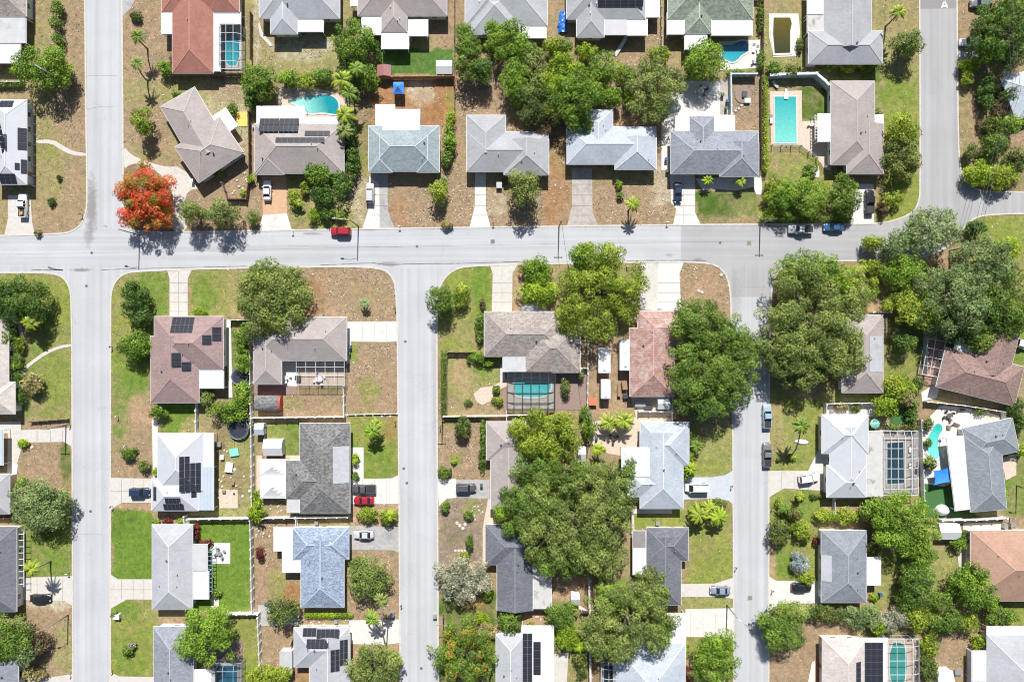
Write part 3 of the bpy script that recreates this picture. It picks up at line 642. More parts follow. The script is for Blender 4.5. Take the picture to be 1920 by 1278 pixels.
TREES = """
72 127 52 42 8.8 bright|106 12 13 16 3 green|103 42 12 14 3 green|107 73 11 15 3 green|265 225 17 27 7.2 yellow|271 372 54 62 8.2 flame|308 128 15 16 3.2 bright
330 178 9 8 2 green|357 397 26 22 8.2 olive|416 400 32 27 8.6 olive|473 408 13 16 3 olive|408 324 12 8 2.2 bright|325 112 8 14 2 brown|255 30 13 11 1.6 mixed
661 75 39 41 8 bright|483 152 34 36 6.5 bright|470 185 12 22 4.5 dark|541 148 25 18 3.8 bright|577 150 20 16 3.4 yellow|606 142 22 16 3.6 green|655 135 24 26 5 green|690 145 20 26 5 bright
660 300 12 35 4.4 dark|655 255 14 24 4.4 green|597 322 29 27 5 bright|603 362 22 26 4.5 dark|640 345 17 28 4.5 dark|552 370 12 20 2.6 yellow|570 352 10 14 2.4 yellow|588 403 13 13 2.5 lime|612 402 20 12 2.5 dark|635 405 16 9 2 green
435 205 12 14 2 green|470 335 8 9 2 lime|456 362 8 8 2 yellow|708 95 6 20 2.5 dark
955 72 42 38 8 bright|922 50 14 12 7 bright|880 108 30 46 8 green|905 130 20 25 7 dark|965 145 30 40 8 bright|1003 125 28 42 7.5 olive|1040 85 22 20 4.5 yellow|1000 195 34 42 8 mixed|1075 180 50 50 10 bright|1060 125 36 26 8 lime
1130 125 36 32 8 bright|1145 180 22 20 6 bright|1175 140 18 24 5.5 green|842 262 14 26 3.6 bright|837 297 12 16 3 green|845 228 10 20 2.6 yellow|1090 235 26 20 6 green|1020 235 22 20 5 brown
1228 168 56 56 9.5 olive|1237 104 24 20 6 yellow|1322 112 40 38 8 bright|1178 185 14 14 4 lime|1450 128 20 13 3 green|1485 130 22 14 3 mixed|1385 136 32 5 1.8 green|1500 370 52 42 6.5 bright|1585 368 32 40 6 green|1450 365 16 42 3.6 yellow
1427 30 5 40 2 green|1428 110 8 20 2.2 green|1500 85 8 14 1.5 mixed|1520 320 16 14 2.2 green|1580 330 16 10 2 green|1548 128 18 7 2 yellow|1590 128 16 7 2 yellow|1625 128 14 6 2 bright
1705 78 34 26 7.2 olive|1692 240 36 30 6.5 yellow|1692 298 36 42 6.5 mixed|1885 60 52 66 10.5 dark|1900 25 40 30 9 bright|1820 122 22 12 3 lime|1815 145 12 18 3 yellow|1890 235 26 22 5 bright|1866 272 26 28 5 green
1838 325 30 26 4.5 lime|1878 330 32 26 4.5 yellow|1908 300 22 26 5 mixed|1822 282 14 16 3.5 mixed|1852 172 14 40 4 dark|1895 175 20 25 4 dark|1860 235 14 22 3.2 mixed|1872 210 12 20 3 brown|1838 235 5 12 1.5 brown|1675 372 22 16 3.6 yellow|1658 385 9 20 2.6 brown|1645 215 10 12 2 green
1775 1085 3 3 2 green|983 350 33 36 10 olive|822 360 20 22 6 yellow|838 420 12 10 1.8 tan|832 338 10 7 1.6 silver|1160 345 8 9 1.6 lime|1163 366 7 8 1.5 green|945 342 8 6 1 mixed|110 333 5 5 1 mixed|97 378 9 8 1.2 mixed|70 435 8 7 1.3 tan
510 560 72 74 9.5 olive|480 520 28 26 8 olive|547 520 22 20 8 olive|825 560 29 29 7.6 green|866 555 16 26 3.6 yellow|905 570 5 12 2 brown|1008 508 32 28 5.5 bright|1010 548 38 28 5.5 lime|1125 550 80 82 11 yellow|1140 480 34 30 11 yellow|1090 480 22 24 9 bright
900 612 10 32 2.6 green|250 565 26 36 6.5 dark|262 595 22 18 5 dark|247 535 12 10 5 dark|252 648 32 28 6 bright|25 560 60 42 8.5 dark|60 595 28 24 6 dark|15 625 14 30 4 green|375 583 13 8 1.6 lime|455 632 17 26 3.8 bright|455 675 17 28 3.8 bright
1328 670 82 90 12 green|1310 600 48 40 11 green|1370 700 52 56 11 green|1330 750 60 40 10 dark|1392 650 34 34 10 green|1528 590 92 90 13 olive|1478 645 54 56 12 olive|1520 505 60 32 10 bright|1600 535 42 48 8.5 lime|1570 660 60 50 11 olive|1500 690 50 40 10 olive
1745 432 58 40 11 silver|1790 560 72 66 12 silver|1850 490 58 50 11 silver|1700 508 42 38 8 bright|1712 578 46 40 8 yellow|1885 560 54 60 10 green|1800 610 60 36 8 dark|1832 425 20 14 4 dark|1890 465 26 24 6 lime|1900 610 30 26 7 bright|1680 460 26 24 9 silver|1645 500 18 16 4 yellow
60 718 23 22 4.2 tan|34 645 12 16 2.6 yellow|28 680 14 18 2.8 green|32 707 14 12 2.6 dark|38 742 9 22 2.4 dark|43 830 11 9 1.7 lime|70 945 54 50 8 silver|42 905 14 14 2.4 lime|85 1000 12 9 2 dark|240 850 16 14 2.6 green|268 872 12 12 2.4 olive|295 772 17 15 3.2 green
387 745 13 16 2.8 olive|425 770 38 25 4 bright|455 740 16 26 3.6 bright|292 885 6 9 1.5 lime|665 860 10 12 1.8 lime|666 893 7 8 1.4 green|868 802 15 24 3.4 mixed|868 812 14 14 3 brown|833 886 13 13 2.4 green|851 866 6 5 1 lime|897 668 14 14 2.6 bright|915 678 12 9 2 lime|880 672 5 8 1.5 green
933 752 13 8 1.6 yellow|930 730 8 10 1.3 green|878 755 9 8 1.2 mixed|1060 727 9 20 3 mixed|1030 815 72 48 9 yellow|970 800 20 16 6 yellow|1000 880 46 34 8 green|1075 975 112 92 12.5 olive|1000 950 60 50 11 green|1140 930 56 60 11 olive|1120 1040 60 42 10 olive|1045 1050 56 34 9 green|1060 890 50 34 10 green
1105 800 16 24 4 bright|1098 775 14 16 3.5 green|1300 826 15 14 3 green|1293 860 15 15 3 yellow|1289 888 13 14 2.8 green|1685 728 32 28 5.6 yellow|1700 740 18 18 5 tan|1662 762 24 24 5.6 lime|1712 770 12 30 3.4 dark|1722 720 12 14 3 dark|1708 800 15 10 2 mixed|1675 802 16 7 1.4 mixed|1605 765 12 9 1.8 mixed|1580 762 14 8 1.6 tan
1912 842 13 14 2.6 lime|1905 765 16 26 4.2 dark|1840 770 14 8 1.6 mixed|1741 795 13 14 2.8 mixed|1740 830 9 9 2 green|1743 868 13 16 2.8 mixed|1885 920 7 14 1.4 lime|1916 790 14 20 4 dark
1655 965 40 28 8 bright|1700 985 62 56 10 bright|1728 1040 28 36 8 bright|1722 1098 34 44 8 green|1825 1100 42 42 8 bright|1855 1125 22 20 5.5 bright|1462 998 26 24 4.8 mixed|1505 995 20 22 3.8 yellow|1500 1055 20 20 2.8 bluewhite|1513 1085 16 14 2.6 yellow|1490 962 16 14 3.2 mixed|1546 967 22 13 2.8 yellow|1590 968 26 16 3.2 yellow|1460 942 8 8 1.5 yellow|1500 932 10 6 1.4 mixed|1530 1015 6 10 1.4 red
1480 958 12 8 1.4 dark|1540 930 30 4 1 mixed|1310 958 22 16 2.8 yellow|1345 945 18 12 2.2 mixed|1180 1165 82 80 12 olive|1225 1105 36 36 10 olive|1150 1120 36 34 10 green|1130 1190 40 44 9 olive|1345 1236 44 46 8 bright|1330 1265 36 26 7 olive|1465 1178 42 44 7.5 green|1500 1200 12 12 3 mixed|1490 1150 30 20 6 olive
1555 1150 42 16 3.6 mixed|1620 1158 40 24 4.2 silver|1672 1160 34 26 4.2 pale|1648 1172 16 20 4 lime|1722 1155 30 34 5 yellow|1775 1160 34 28 5 green|1815 1165 24 22 4.4 yellow|1875 1155 38 16 3.6 green|1745 1205 16 30 3.8 yellow|1742 1250 18 34 3.8 mixed|1838 1205 16 14 2.8 lime|1545 1210 4 34 1.6 green|1800 1018 16 14 3.4 bright|1808 1000 6 10 2 green|1640 1120 8 8 1.4 lime|1634 1030 16 12 3 mixed|1512 1150 12 12 2 mixed
690 1085 42 42 6.8 olive|668 1060 14 14 5 olive|700 1252 54 42 8 olive|525 1145 34 32 6 mixed|385 1195 58 54 9 bright|480 962 18 20 4 lime|500 1265 50 22 4.6 yellow|690 965 22 14 2.6 yellow|728 968 18 16 2.8 yellow|487 1037 10 13 2.6 red|313 978 12 7 1.8 red|366 997 7 20 2 red|385 1018 15 6 1.6 red|338 977 9 6 1.5 yellow|292 978 8 6 1.5 lime
405 1112 9 9 1.6 green|865 1085 52 42 7 pale|870 1225 60 54 8 flamegreen|957 1168 24 22 5 green|1052 1150 34 26 4.6 green|1062 1192 24 26 4.6 lime|1090 1240 14 36 3 mixed|880 1018 7 17 2.8 dark|878 966 9 10 1.6 green|835 950 10 12 2 green|868 1045 12 10 1.6 yellow|903 1160 16 12 2 lime|913 1185 18 20 2.6 tan|915 1115 8 14 2 bright|922 1105 5 10 1.5 green
238 1220 14 10 1.8 green|248 1210 8 8 1.6 pale|213 1152 7 7 1.3 mixed|8 1200 50 42 8 green|40 1220 26 34 7 silver|68 1205 20 34 4.2 brown|62 1265 24 14 2.6 tan|868 910 1 1 .5 green|905 860 7 26 2 dark|905 810 5 22 2.2 green|1015 500 10 10 4 lime|660 1130 2 2 1 green
1000 1130 8 8 1 mixed|995 1172 9 8 1.6 yellow|1172 1150 5 6 1 green|385 800 2 2 1 green|425 905 4 20 1 green|480 935 10 24 1.4 lime|503 830 2 2 1 green|1180 1240 22 14 4 dark|1240 1180 26 30 8 green|1020 1250 2 2 1 green|1460 860 5 5 1 green|1485 858 9 5 1 yellow|1283 1150 4 4 .8 green|1288 1215 6 18 1.2 yellow|1290 1265 8 16 1.6 red
990 100 24 22 7 green|1032 155 26 24 7 lime|1100 172 24 24 8 green|1038 215 24 20 6 mixed|972 180 22 20 6 bright|1058 90 16 18 5 green|1100 95 22 16 5 lime|870 62 18 20 5 green|1860 95 24 24 8 bright|1905 95 26 30 8 dark|1765 1130 24 20 6 green|1700 1130 22 18 5 green|1660 1000 20 18 6 bright|1100 470 18 18 8 yellow|1060 600 22 26 7 yellow|985 500 16 14 4 yellow|1090 700 8 10 3 olive|1050 800 22 16 7 yellow|960 990 22 20 8 green|1180 880 18 20 6 green|940 960 16 16 7 bright|1640 455 22 14 5 yellow|1700 640 22 16 6 dark|1840 640 28 20 7 green|
"""
for l in TREES.replace('\n', '|').split('|'):
    l = l.split()
    if len(l) < 6: continue
    v = list(map(float, l[:5]))
    if v[2] < 4.5: continue
    tree(v[0], v[1], v[2], v[3], v[4], l[5])

# hedges: clipped rows
def hedge(pts, w, h, sp, look):
    SEED[0] += 1; q = [P(*p) for p in pts]; L = []; o = q[0]
    r = random.Random(SEED[0])
    for (x0,y0),(x1,y1) in zip(q, q[1:]):
        d = math.hypot(x1-x0, y1-y0); n = max(2, int(d/(w*.42)))
        for i in range(n+1):
            f = i/n
            L.append((x0+(x1-x0)*f-o[0]+r.uniform(-.12,.12), y0+(y1-y0)*f-o[1]+r.uniform(-.12,.12), h-w*.42, w*.5*r.uniform(.85,1.15)))
            L.append((x0+(x1-x0)*f-o[0], y0+(y1-y0)*f-o[1], h*.4, w*.5))
    t = thing('hedge', (o[0], o[1], 0), look, 'hedge', 'hedges along the yards', at=((pts[0][0]+pts[-1][0])/2, (pts[0][1]+pts[-1][1])/2))
    link('foliage', leafmesh('foliage', L, 22, .3, SEED[0], squash=.95), LEAF[sp], t)
    mb = MB()
    for l in L[::6]: mb.tube([(l[0], l[1], -.05), (l[0]+.05, l[1], h*.6)], [.05, .03], 5)
    mb.obj('stem', bark, t)
for a in [([(1430,150),(1432,322)],1.3,2.0,'yellow','yellow-green hedge'), ([(833,662),(833,768)],1.4,1.8,'green','clipped green hedge'), ([(576,1150),(658,1150)],1.3,1.3,'lime','clipped lime hedge'),
          ([(0,162),(46,161)],1.2,1.4,'green','low green hedge'), ([(1425,412),(1590,412)],1.2,1.6,'green','long green hedge'), ([(1560,125),(1640,125)],1.0,1.2,'yellow','low yellow hedge'),
          ([(906,790),(906,850)],1.1,1.8,'green','narrow green hedge')]: hedge(*a)

# palms and rosette plants
def frond_mesh(n, R, seed, droop=.55, w=.24, tilt=.6, leaflets=11):
    r = np.random.RandomState(seed); Q = []; T = []
    for k in range(n):
        a = 2*PI*k/n + r.uniform(-.25, .25); el = r.uniform(-.05, tilt+.35); L = R*r.uniform(.8, 1.1); tt = r.uniform(.2, .8)
        m = leaflets*2; prev = None
        for i in range(m):
            f = (i+.7)/m; rad = L*f; z = math.sin(el)*L*f - droop*L*f*f; rad = math.cos(el)*L*(f - .12*f*f)
            c = np.array([math.cos(a)*rad, math.sin(a)*rad, z]); s = np.array([-math.sin(a), math.cos(a), 0]); fw = np.array([math.cos(a), math.sin(a), -droop*.8*f])
            if prev is not None:
                ww = .05; Q += [prev-s*ww, c-s*ww, c+s*ww, prev+s*ww]; T.append(.9)
            prev = c; wl = w*math.sin(PI*min(1, .12+f*.88))**.6*L*.55
            for sg in (-1, 1):
                e = c + s*sg*wl + fw*wl*.45 + np.array([0,0,-wl*.35]); hw = fw*L/m*.42
                Q += [c-hw, c+hw, e+hw*.5, e-hw*.3]; T.append(float(np.clip(tt + r.normal()*.15, 0, 1)))
    return quads('fronds', np.array(Q), np.array(T))
def palm(bx, by, cx, cy, h, R, sp, look, n=26, cat='palm'):
    """base pixel and crown pixel; the trunk bends from one to the other"""
    SEED[0] += 1; x0, y0 = P(bx, by); x1, y1 = P(cx, cy, h)
    t = thing('palm_tree', (x0, y0, 0), look, cat, 'palms in the yards', at=(bx, by))
    d = (x1-x0, y1-y0); mb = MB()
    pts = [(d[0]*f*f, d[1]*f*f, -.1+(h+.05)*f) for f in (0,.25,.5,.75,1)]
    mb.tube(pts, [.24,.17,.15,.14,.12], 8); mb.obj('trunk', barkp, t, smooth=True)
    me = frond_mesh(n, R, SEED[0]); link('crown', me, LEAF[sp], t, (d[0], d[1], h))
for a in [(277,92,258,68,6.5,2.2,'green','leaning green palm'), (277,152,256,118,6.5,2.2,'olive','leaning olive palm'), (1660,50,1685,22,7,2.4,'yellow','tall yellow-green palm'),
          (1178,395,1187,382,5,2.3,'yellow','small bright palm'), (1479,852,1503,797,9,2.6,'green','tall slender palm'), (95,1052,58,1066,7.5,2.4,'yellow','tall bent palm'),
          (722,1180,697,1160,6,2.4,'bright','broad green palm'), (725,1205,715,1125,9,2.2,'olive','tall thin palm'), (650,170,642,150,6.5,3.2,'yellow','full yellow-green palm'), (665,190,655,175,6,3.0,'green','full green palm'),
          (655,232,646,215,6,3.0,'yellow','full yellow palm'), (652,262,645,245,5.5,2.8,'olive','full olive palm'), (1140,800,1141,792,3.5,2.9,'yellow','bushy yellow palm'), (1172,800,1170,788,4,3.2,'yellow','broad yellow palm'),
          (700,832,698,808,4.5,2.6,'bright','bushy green palm'), (708,820,704,795,4,2.0,'yellow','pale bushy palm'), (1308,985,1312,965,4.5,3.0,'yellow','bushy yellow-green palm'), (1350,985,1348,970,4,2.8,'lime','bushy lime palm'), (1335,965,1330,952,3.5,2.4,'yellow','low yellow palm'),
          (683,575,683,568,2.2,1.7,'silver','small silvery yucca'), (643,388,643,385,1.4,2.1,'tan','yellow-striped spiky yucca'), (1302,845,1306,836,3,2.0,'green','small green palm'), (1292,885,1296,878,3,2.0,'lime','small lime palm'),
          (60,612,55,605,5,2.6,'yellow','feathery yellow palm'), (1120,850,1122,842,4,2.2,'lime','slim lime palm'), (1326,345,1327,338,2.4,1.8,'lime','round lime palm'), (1390,348,1390,341,2.4,1.8,'yellow','round yellow palm'),
          (1740,875,1742,862,3.5,1.8,'olive','small olive palm'), (866,548,866,540,3.5,1.6,'yellow','slender yellow palm'), (1085,1215,1086,1210,3,2.2,'lime','low lime palm'), (1500,935,1500,930,2.5,1.6,'yellow','small feathery palm'),
          (1470,960,1472,952,3,1.8,'green','green feathery palm'), (735,975,732,966,2.8,2.0,'lime','spreading lime palm'), (560,385,560,380,2,1.4,'yellow','tiny yellow palm'), (660,160,668,128,6,2.4,'green','upper green palm')]:
    palm(*a)
# ---------------------------------------------------------------- houses
RM = dict(
 taupe=shingle('roof_taupe', (.34,.30,.285), (.30,.265,.25), .07), grey=shingle('roof_grey', (.34,.345,.36), (.30,.305,.32), .06), white=plain('roof_white', (.43,.445,.47), .7, .05, .8, stain=(.52,.52,.54), stn=.58),
 pale=shingle('roof_pale', (.375,.385,.40), (.33,.34,.36), .06, stain=(.36,.37,.39)), paleblue=shingle('roof_pale_blue', (.40,.435,.48), (.35,.385,.43), .09, stain=(.33,.36,.40)), blue=shingle('roof_blue', (.31,.365,.45), (.17,.21,.28), .36, fine=1.5, stain=(.2,.25,.33)),
 slate=shingle('roof_slate', (.225,.245,.27), (.18,.2,.22), .14), dark=shingle('roof_charcoal', (.20,.195,.19), (.13,.13,.13), .4), red=shingle('roof_red', (.32,.145,.11), (.28,.125,.095), .10, stain=(.42,.26,.2)),
 orange=shingle('roof_orange_brown', (.37,.235,.17), (.33,.205,.15), .09, stain=(.29,.18,.13)), pink=shingle('roof_mauve_brown', (.30,.215,.205), (.255,.18,.17), .12), redbrown=shingle('roof_red_brown', (.26,.18,.16), (.20,.135,.12), .22),
 teal=shingle('roof_teal_grey', (.275,.32,.335), (.215,.255,.27), .14), green=shingle('roof_green', (.24,.28,.22), (.19,.215,.165), .28), beige=shingle('roof_beige', (.50,.45,.42), (.44,.39,.36), .12, stain=(.38,.34,.31)),
 tile=tile_mat('roof_tile', (.40,.225,.185), (.32,.165,.135)), brown=shingle('roof_brown', (.33,.29,.265), (.25,.22,.20), .25),
 bgrey=shingle('roof_blue_grey', (.25,.265,.30), (.19,.20,.235), .16))
RM['char'] = shingle('roof_dark_slate', (.155,.16,.18), (.115,.12,.14), .16)
FM = dict(w=plain('flat_white', (.57,.57,.57), .6, .04, .9, stain=(.50,.49,.47), stn=.63), g=plain('flat_grey', (.44,.44,.45), .75, .07, .6, stain=(.30,.30,.31), stn=.55), l=plain('flat_light', (.56,.57,.60), .7, .06, .7, stain=(.45,.45,.47), stn=.57),
 d=plain('flat_dark', (.22,.21,.21), .8, .1, .8), s=plain('flat_stained', (.46,.45,.43), .8, .08, .8, stain=(.17,.15,.13), stn=.55), r=plain('flat_rusty', (.70,.69,.66), .7, .05, .8, stain=(.50,.30,.14), stn=.6),
 c=plain('corrugated', (.60,.60,.60), .5, .12, 4, stain=(.42,.42,.42), stn=.52), b=plain('flat_bluish', (.40,.46,.52), .6, .05, .8), o=plain('flat_orange', (.55,.16,.08), .7, .1, 1), t=plain('flat_teal',(.2,.55,.45),.6,.05,1))
WM = [plain('stucco_%d' % i, c, .85, .05, 1, .1) for i, c in enumerate([(.66,.64,.60), (.58,.52,.44), (.50,.55,.58), (.62,.56,.50), (.70,.69,.66), (.46,.44,.42)])]
trim = plain('white_trim', (.74,.74,.73), .5, .03, 2)
glass = plain('window_glass', (.03,.04,.05), .06, .1, 2)
doorm = plain('door_paint', (.30,.12,.08), .5, .08, 2)
metal = plain('grey_metal', (.42,.42,.43), .4, .06, 2, metal=.5)
darkm = plain('dark_metal', (.05,.05,.055), .5, .1, 2)
cellm = plain('solar_cell', (.022,.024,.032), .28, .12, 2)
pframe = plain('panel_frame', (.16,.165,.18), .4)
alum = plain('aluminium', (.62,.63,.65), .4, .04, 2)
EAVE = 3.0; PITCH = .36

def piece_geo(cx, cy, rot, w, h, kind, z0):
    ax = kind[0]; a, b = (w/2, h/2) if ax == 'x' else (h/2, w/2)
    M = Matrix.Rotation(rot + (0 if ax == 'x' else -PI/2), 4, 'Z'); M.translation = (cx, cy, 0)
    return dict(M=M, a=a, b=b, e0=kind[1], e1=kind[2], z=z0)     # e0 at -u, e1 at +u (y: -u is the top end)
def piece_h(p, x, y):
    q = p['M'].inverted() @ Vector((x, y, 0)); u, v = q.x, q.y
    if abs(u) > p['a'] or abs(v) > p['b']: return None
    h = (p['b']-abs(v)) ; 
    if p['e0'] == 'h': h = min(h, u+p['a'])
    if p['e1'] == 'h': h = min(h, p['a']-u)
    return p['z'] + h*PITCH
WIN = MB(); WIN.box(-.62,-.05,-.55,.62,.03,-.47); WIN.box(-.62,-.05,.47,.62,.03,.55); WIN.box(-.62,-.045,-.47,-.54,.025,.47); WIN.box(.54,-.045,-.47,.62,.025,.47); WIN.box(-.03,-.04,-.47,.03,.02,.47)
WINM = WIN.mesh('window'); WINM.materials.append(trim)
q = MB(); q.box(-.54,-.02,-.47,.54,.012,.47); PANEM = q.mesh('pane'); PANEM.materials.append(glass)
q = MB(); q.box(-.47,-.04,0,.47,.03,2.05); DOORM = q.mesh('door'); DOORM.materials.append(doorm)
q = MB(); q.box(.33,-.1,.95,.38,-.04,1.1); HANM = q.mesh('handle'); HANM.materials.append(metal)
q = MB(); q.tube([(0,0,-.25),(0,0,.38)], .07, 8); q.tube([(0,0,.38),(0,0,.43)], .11, 8); VENTM = q.mesh('vent_pipe'); VENTM.materials.append(metal)
q = MB(); q.tube([(0,0,-.2),(0,0,.2)], .13, 10); q.tube([(0,0,.2),(0,0,.28),(0,0,.4),(0,0,.46)], [.16,.22,.2,.08], 10); TURB = q.mesh('roof_vent'); TURB.materials.append(plain('dark_vent', (.12,.11,.10), .5))
q = MB(); q.box(-.06,-.06,0,.06,.06,1); POSTM = q.mesh('post'); POSTM.materials.append(trim)
q = MB(); q.box(-.42,-.42,0,.42,.42,.72); q.tube([(0,0,.72),(0,0,.76)], .3, 12); ACM = q.mesh('ac'); ACM.materials.append(metal)

HOUSES = []
def house(spec):
    """spec: phrase | roof | wall index | pieces | flats | solar"""
    f = [s.strip() for s in spec.split('|')]
    phrase, roof, wi = f[0], f[1], int(f[2]); wall = WM[wi]
    pcs = []
    for i, s in enumerate(f[3].split(';')):
        t = s.split(); v = list(map(float, t[:4])); k = t[4]; z = EAVE + .014*i
        if len(t) > 5:      # rotated: centre x y, width, height, kind, degrees
            cx, cy = P(v[0], v[1], z); w, h, rot = v[2]/8*(1-z/HC), v[3]/8*(1-z/HC), -math.radians(float(t[5]))
        else:
            x0, y0 = P(v[0], v[3], z); x1, y1 = P(v[2], v[1], z); cx, cy, w, h, rot = (x0+x1)/2, (y0+y1)/2, x1-x0, y1-y0, 0
        pcs.append(piece_geo(cx, cy, rot, w, h, k, z))
    m0 = pcs[0]['M'].translation; o = Vector((m0.x, m0.y, 0))
    root = thing('house', o, '', 'house', 'single-storey houses of the block', full='single-storey '+phrase)
    opx = (960+o.x*8, 639-o.y*8); HOUSES.append((opx, phrase))
    R, G, WL, RC = MB(), MB(), MB(), MB()
    for i, p in enumerate(pcs):
        a, b, z = p['a'], p['b'], p['z']; i0 = min(b, a) if p['e0'] == 'h' else 0; i1 = min(b, a) if p['e1'] == 'h' else 0
        if a < b: pass
        hz = z + PITCH*b; T = lambda u, v, zz: tuple(p['M'] @ Vector((u, v, zz)) - o)
        if p['e0'] == 'h' and p['e1'] == 'h' and a < b: hz = z+PITCH*a
        vs = [T(-a,-b,z), T(a,-b,z), T(a,b,z), T(-a,b,z), T(-a+i0,0,hz), T(a-i1,0,hz)]
        lo = [T(-a,-b,z-.05), T(a,-b,z-.05), T(a,b,z-.05), T(-a,b,z-.05)]
        R.add(vs+lo, [(0,1,5,4),(2,3,4,5),(1,2,5),(3,0,4),(0,6,7,1),(1,7,8,2),(2,8,9,3),(3,9,6,0),(9,8,7,6)])
        g = .08; zz = z-.052
        G.add([T(-a-g,-b-g,zz-.16-.003*i), T(a+g,-b-g,zz-.16-.003*i), T(a+g,b+g,zz-.16-.003*i), T(-a-g,b+g,zz-.16-.003*i), T(-a-g,-b-g,zz), T(a+g,-b-g,zz), T(a+g,b+g,zz), T(-a-g,b+g,zz)],
              [(3,2,1,0),(4,5,6,7),(0,1,5,4),(1,2,6,5),(2,3,7,6),(3,0,4,7)])
        n = .55+.035*i; zw = z-.22-.004*i
        WL.add([T(-a+n,-b+n,-.1), T(a-n,-b+n,-.1), T(a-n,b-n,-.1), T(-a+n,b-n,-.1), T(-a+n,-b+n,zw), T(a-n,-b+n,zw), T(a-n,b-n,zw), T(-a+n,b-n,zw)],
              [(3,2,1,0),(4,5,6,7),(0,1,5,4),(1,2,6,5),(2,3,7,6),(3,0,4,7)])
        l = .0
        RC.bar(T(-a+i0,0,hz+.02), T(a-i1,0,hz+.02), .2, .05)
        for (cu, cv, e) in ((-a,-b,'e0'), (-a,b,'e0'), (a,-b,'e1'), (a,b,'e1')):
            if p[e] == 'h': RC.bar(T(cu,cv,z+.02), T((-a+i0) if e == 'e0' else (a-i1), 0, hz+.018), .17, .05)
    def rz(x, y):
        hs = [q for q in (piece_h(p, x, y) for p in pcs) if q is not None]; return max(hs) if hs else None
    G.obj('gutter', trim, root)
    WL.obj('wall', wall, root)
    rf = R.obj('roof', RM[roof], root)
    cap = plain('ridge_'+roof, sc3({'white': (.5,.5,.5)}.get(roof, RCOL.get(roof, (.3,.3,.3))), 1.1), .8, .08, 2)
    RC.obj('ridge_cap', cap, rf)
    # flat roofed additions
    FR = []
    if len(f) > 4:      # metal sheeting laid on a roof slope
        for s in f[4].split(';'):
            t = s.split()
            if len(t) < 5 or t[4] != 'L': continue
            x0, y0 = P(float(t[0]), float(t[3]), 3.3); x1, y1 = P(float(t[2]), float(t[1]), 3.3); mb = MB(); e = .05
            q = [(x, y) for x, y in ((x0+e,y0),(x1-e,y0),(x1-e,y1),(x0+e,y1))]; zs = [rz(x, y) or EAVE for x, y in q]
            mb.add([(x-o.x, y-o.y, z+.07) for (x, y), z in zip(q, zs)] + [(x-o.x, y-o.y, z+.0) for (x, y), z in zip(q, zs)], [(0,1,2,3),(0,1,5,4),(1,2,6,5),(2,3,7,6),(3,0,4,7)]); mb.obj('metal_sheeting', plain('weathered_sheet', (.40,.41,.43), .6, .1, 1, stain=(.32,.32,.33), stn=.55), rf)
        f[4] = ';'.join(s for s in f[4].split(';') if s.strip() and s.split()[4] != 'L')
    for i, s in enumerate([s for s in (f[4].split(';') if len(f) > 4 else []) if s.strip()]):
        t = s.split(); v = list(map(float, t[:4])); mt = FM[t[4]]; rot = 0; hz = 2.82 - .02*i + (float(t[5]) if len(t) > 5 else 0); rt = float(t[6]) if len(t) > 6 else 0
        if rt:
            cx, cy = P(v[0], v[1], hz); w, h, rot = v[2]/8*(1-hz/HC), v[3]/8*(1-hz/HC), -math.radians(rt)
        else:
            x0, y0 = P(v[0], v[3], hz); x1, y1 = P(v[2], v[1], hz); cx, cy, w, h = (x0+x1)/2, (y0+y1)/2, x1-x0, y1-y0
        c = Vector((cx, cy, 0)) - o; mb = MB()
        mb.box(-w/2, -h/2, hz-.14, w/2, h/2, hz)
        nr = int(w/.6) if t[4] in 'wcl' else 0      # raised seams of the metal panels
        for k in range(1, nr): mb.box(-w/2+k*w/nr-.02, -h/2+.02, hz, -w/2+k*w/nr+.02, h/2-.02, hz+.03)
        fl = mb.obj('patio_roof', mt, root, c, rot); mb = MB(); e = .09
        mb.box(-w/2-e, -h/2-e, hz-.2, w/2+e, h/2+e, hz-.145); mb.obj('gutter', trim, fl)
        for sx in (-1, 1):
            for sy in (-1, 1):
                q = link('post', POSTM, None, root, c + Matrix.Rotation(rot, 3, 'Z') @ Vector((sx*(w/2-.25), sy*(h/2-.25), -.05)), rot); q.scale = (1, 1, hz-.16)
        FR.append((cx, cy, rot, w, h, hz))
    def rz2(x, y):
        z = rz(x, y) or -1; nrm = None
        for cx, cy, rot, w, h, hz in FR:
            dx, dy = x-cx, y-cy; u = dx*math.cos(rot)+dy*math.sin(rot); v = -dx*math.sin(rot)+dy*math.cos(rot)
            if abs(u) <= w/2 and abs(v) <= h/2: z = max(z, hz)
        return z
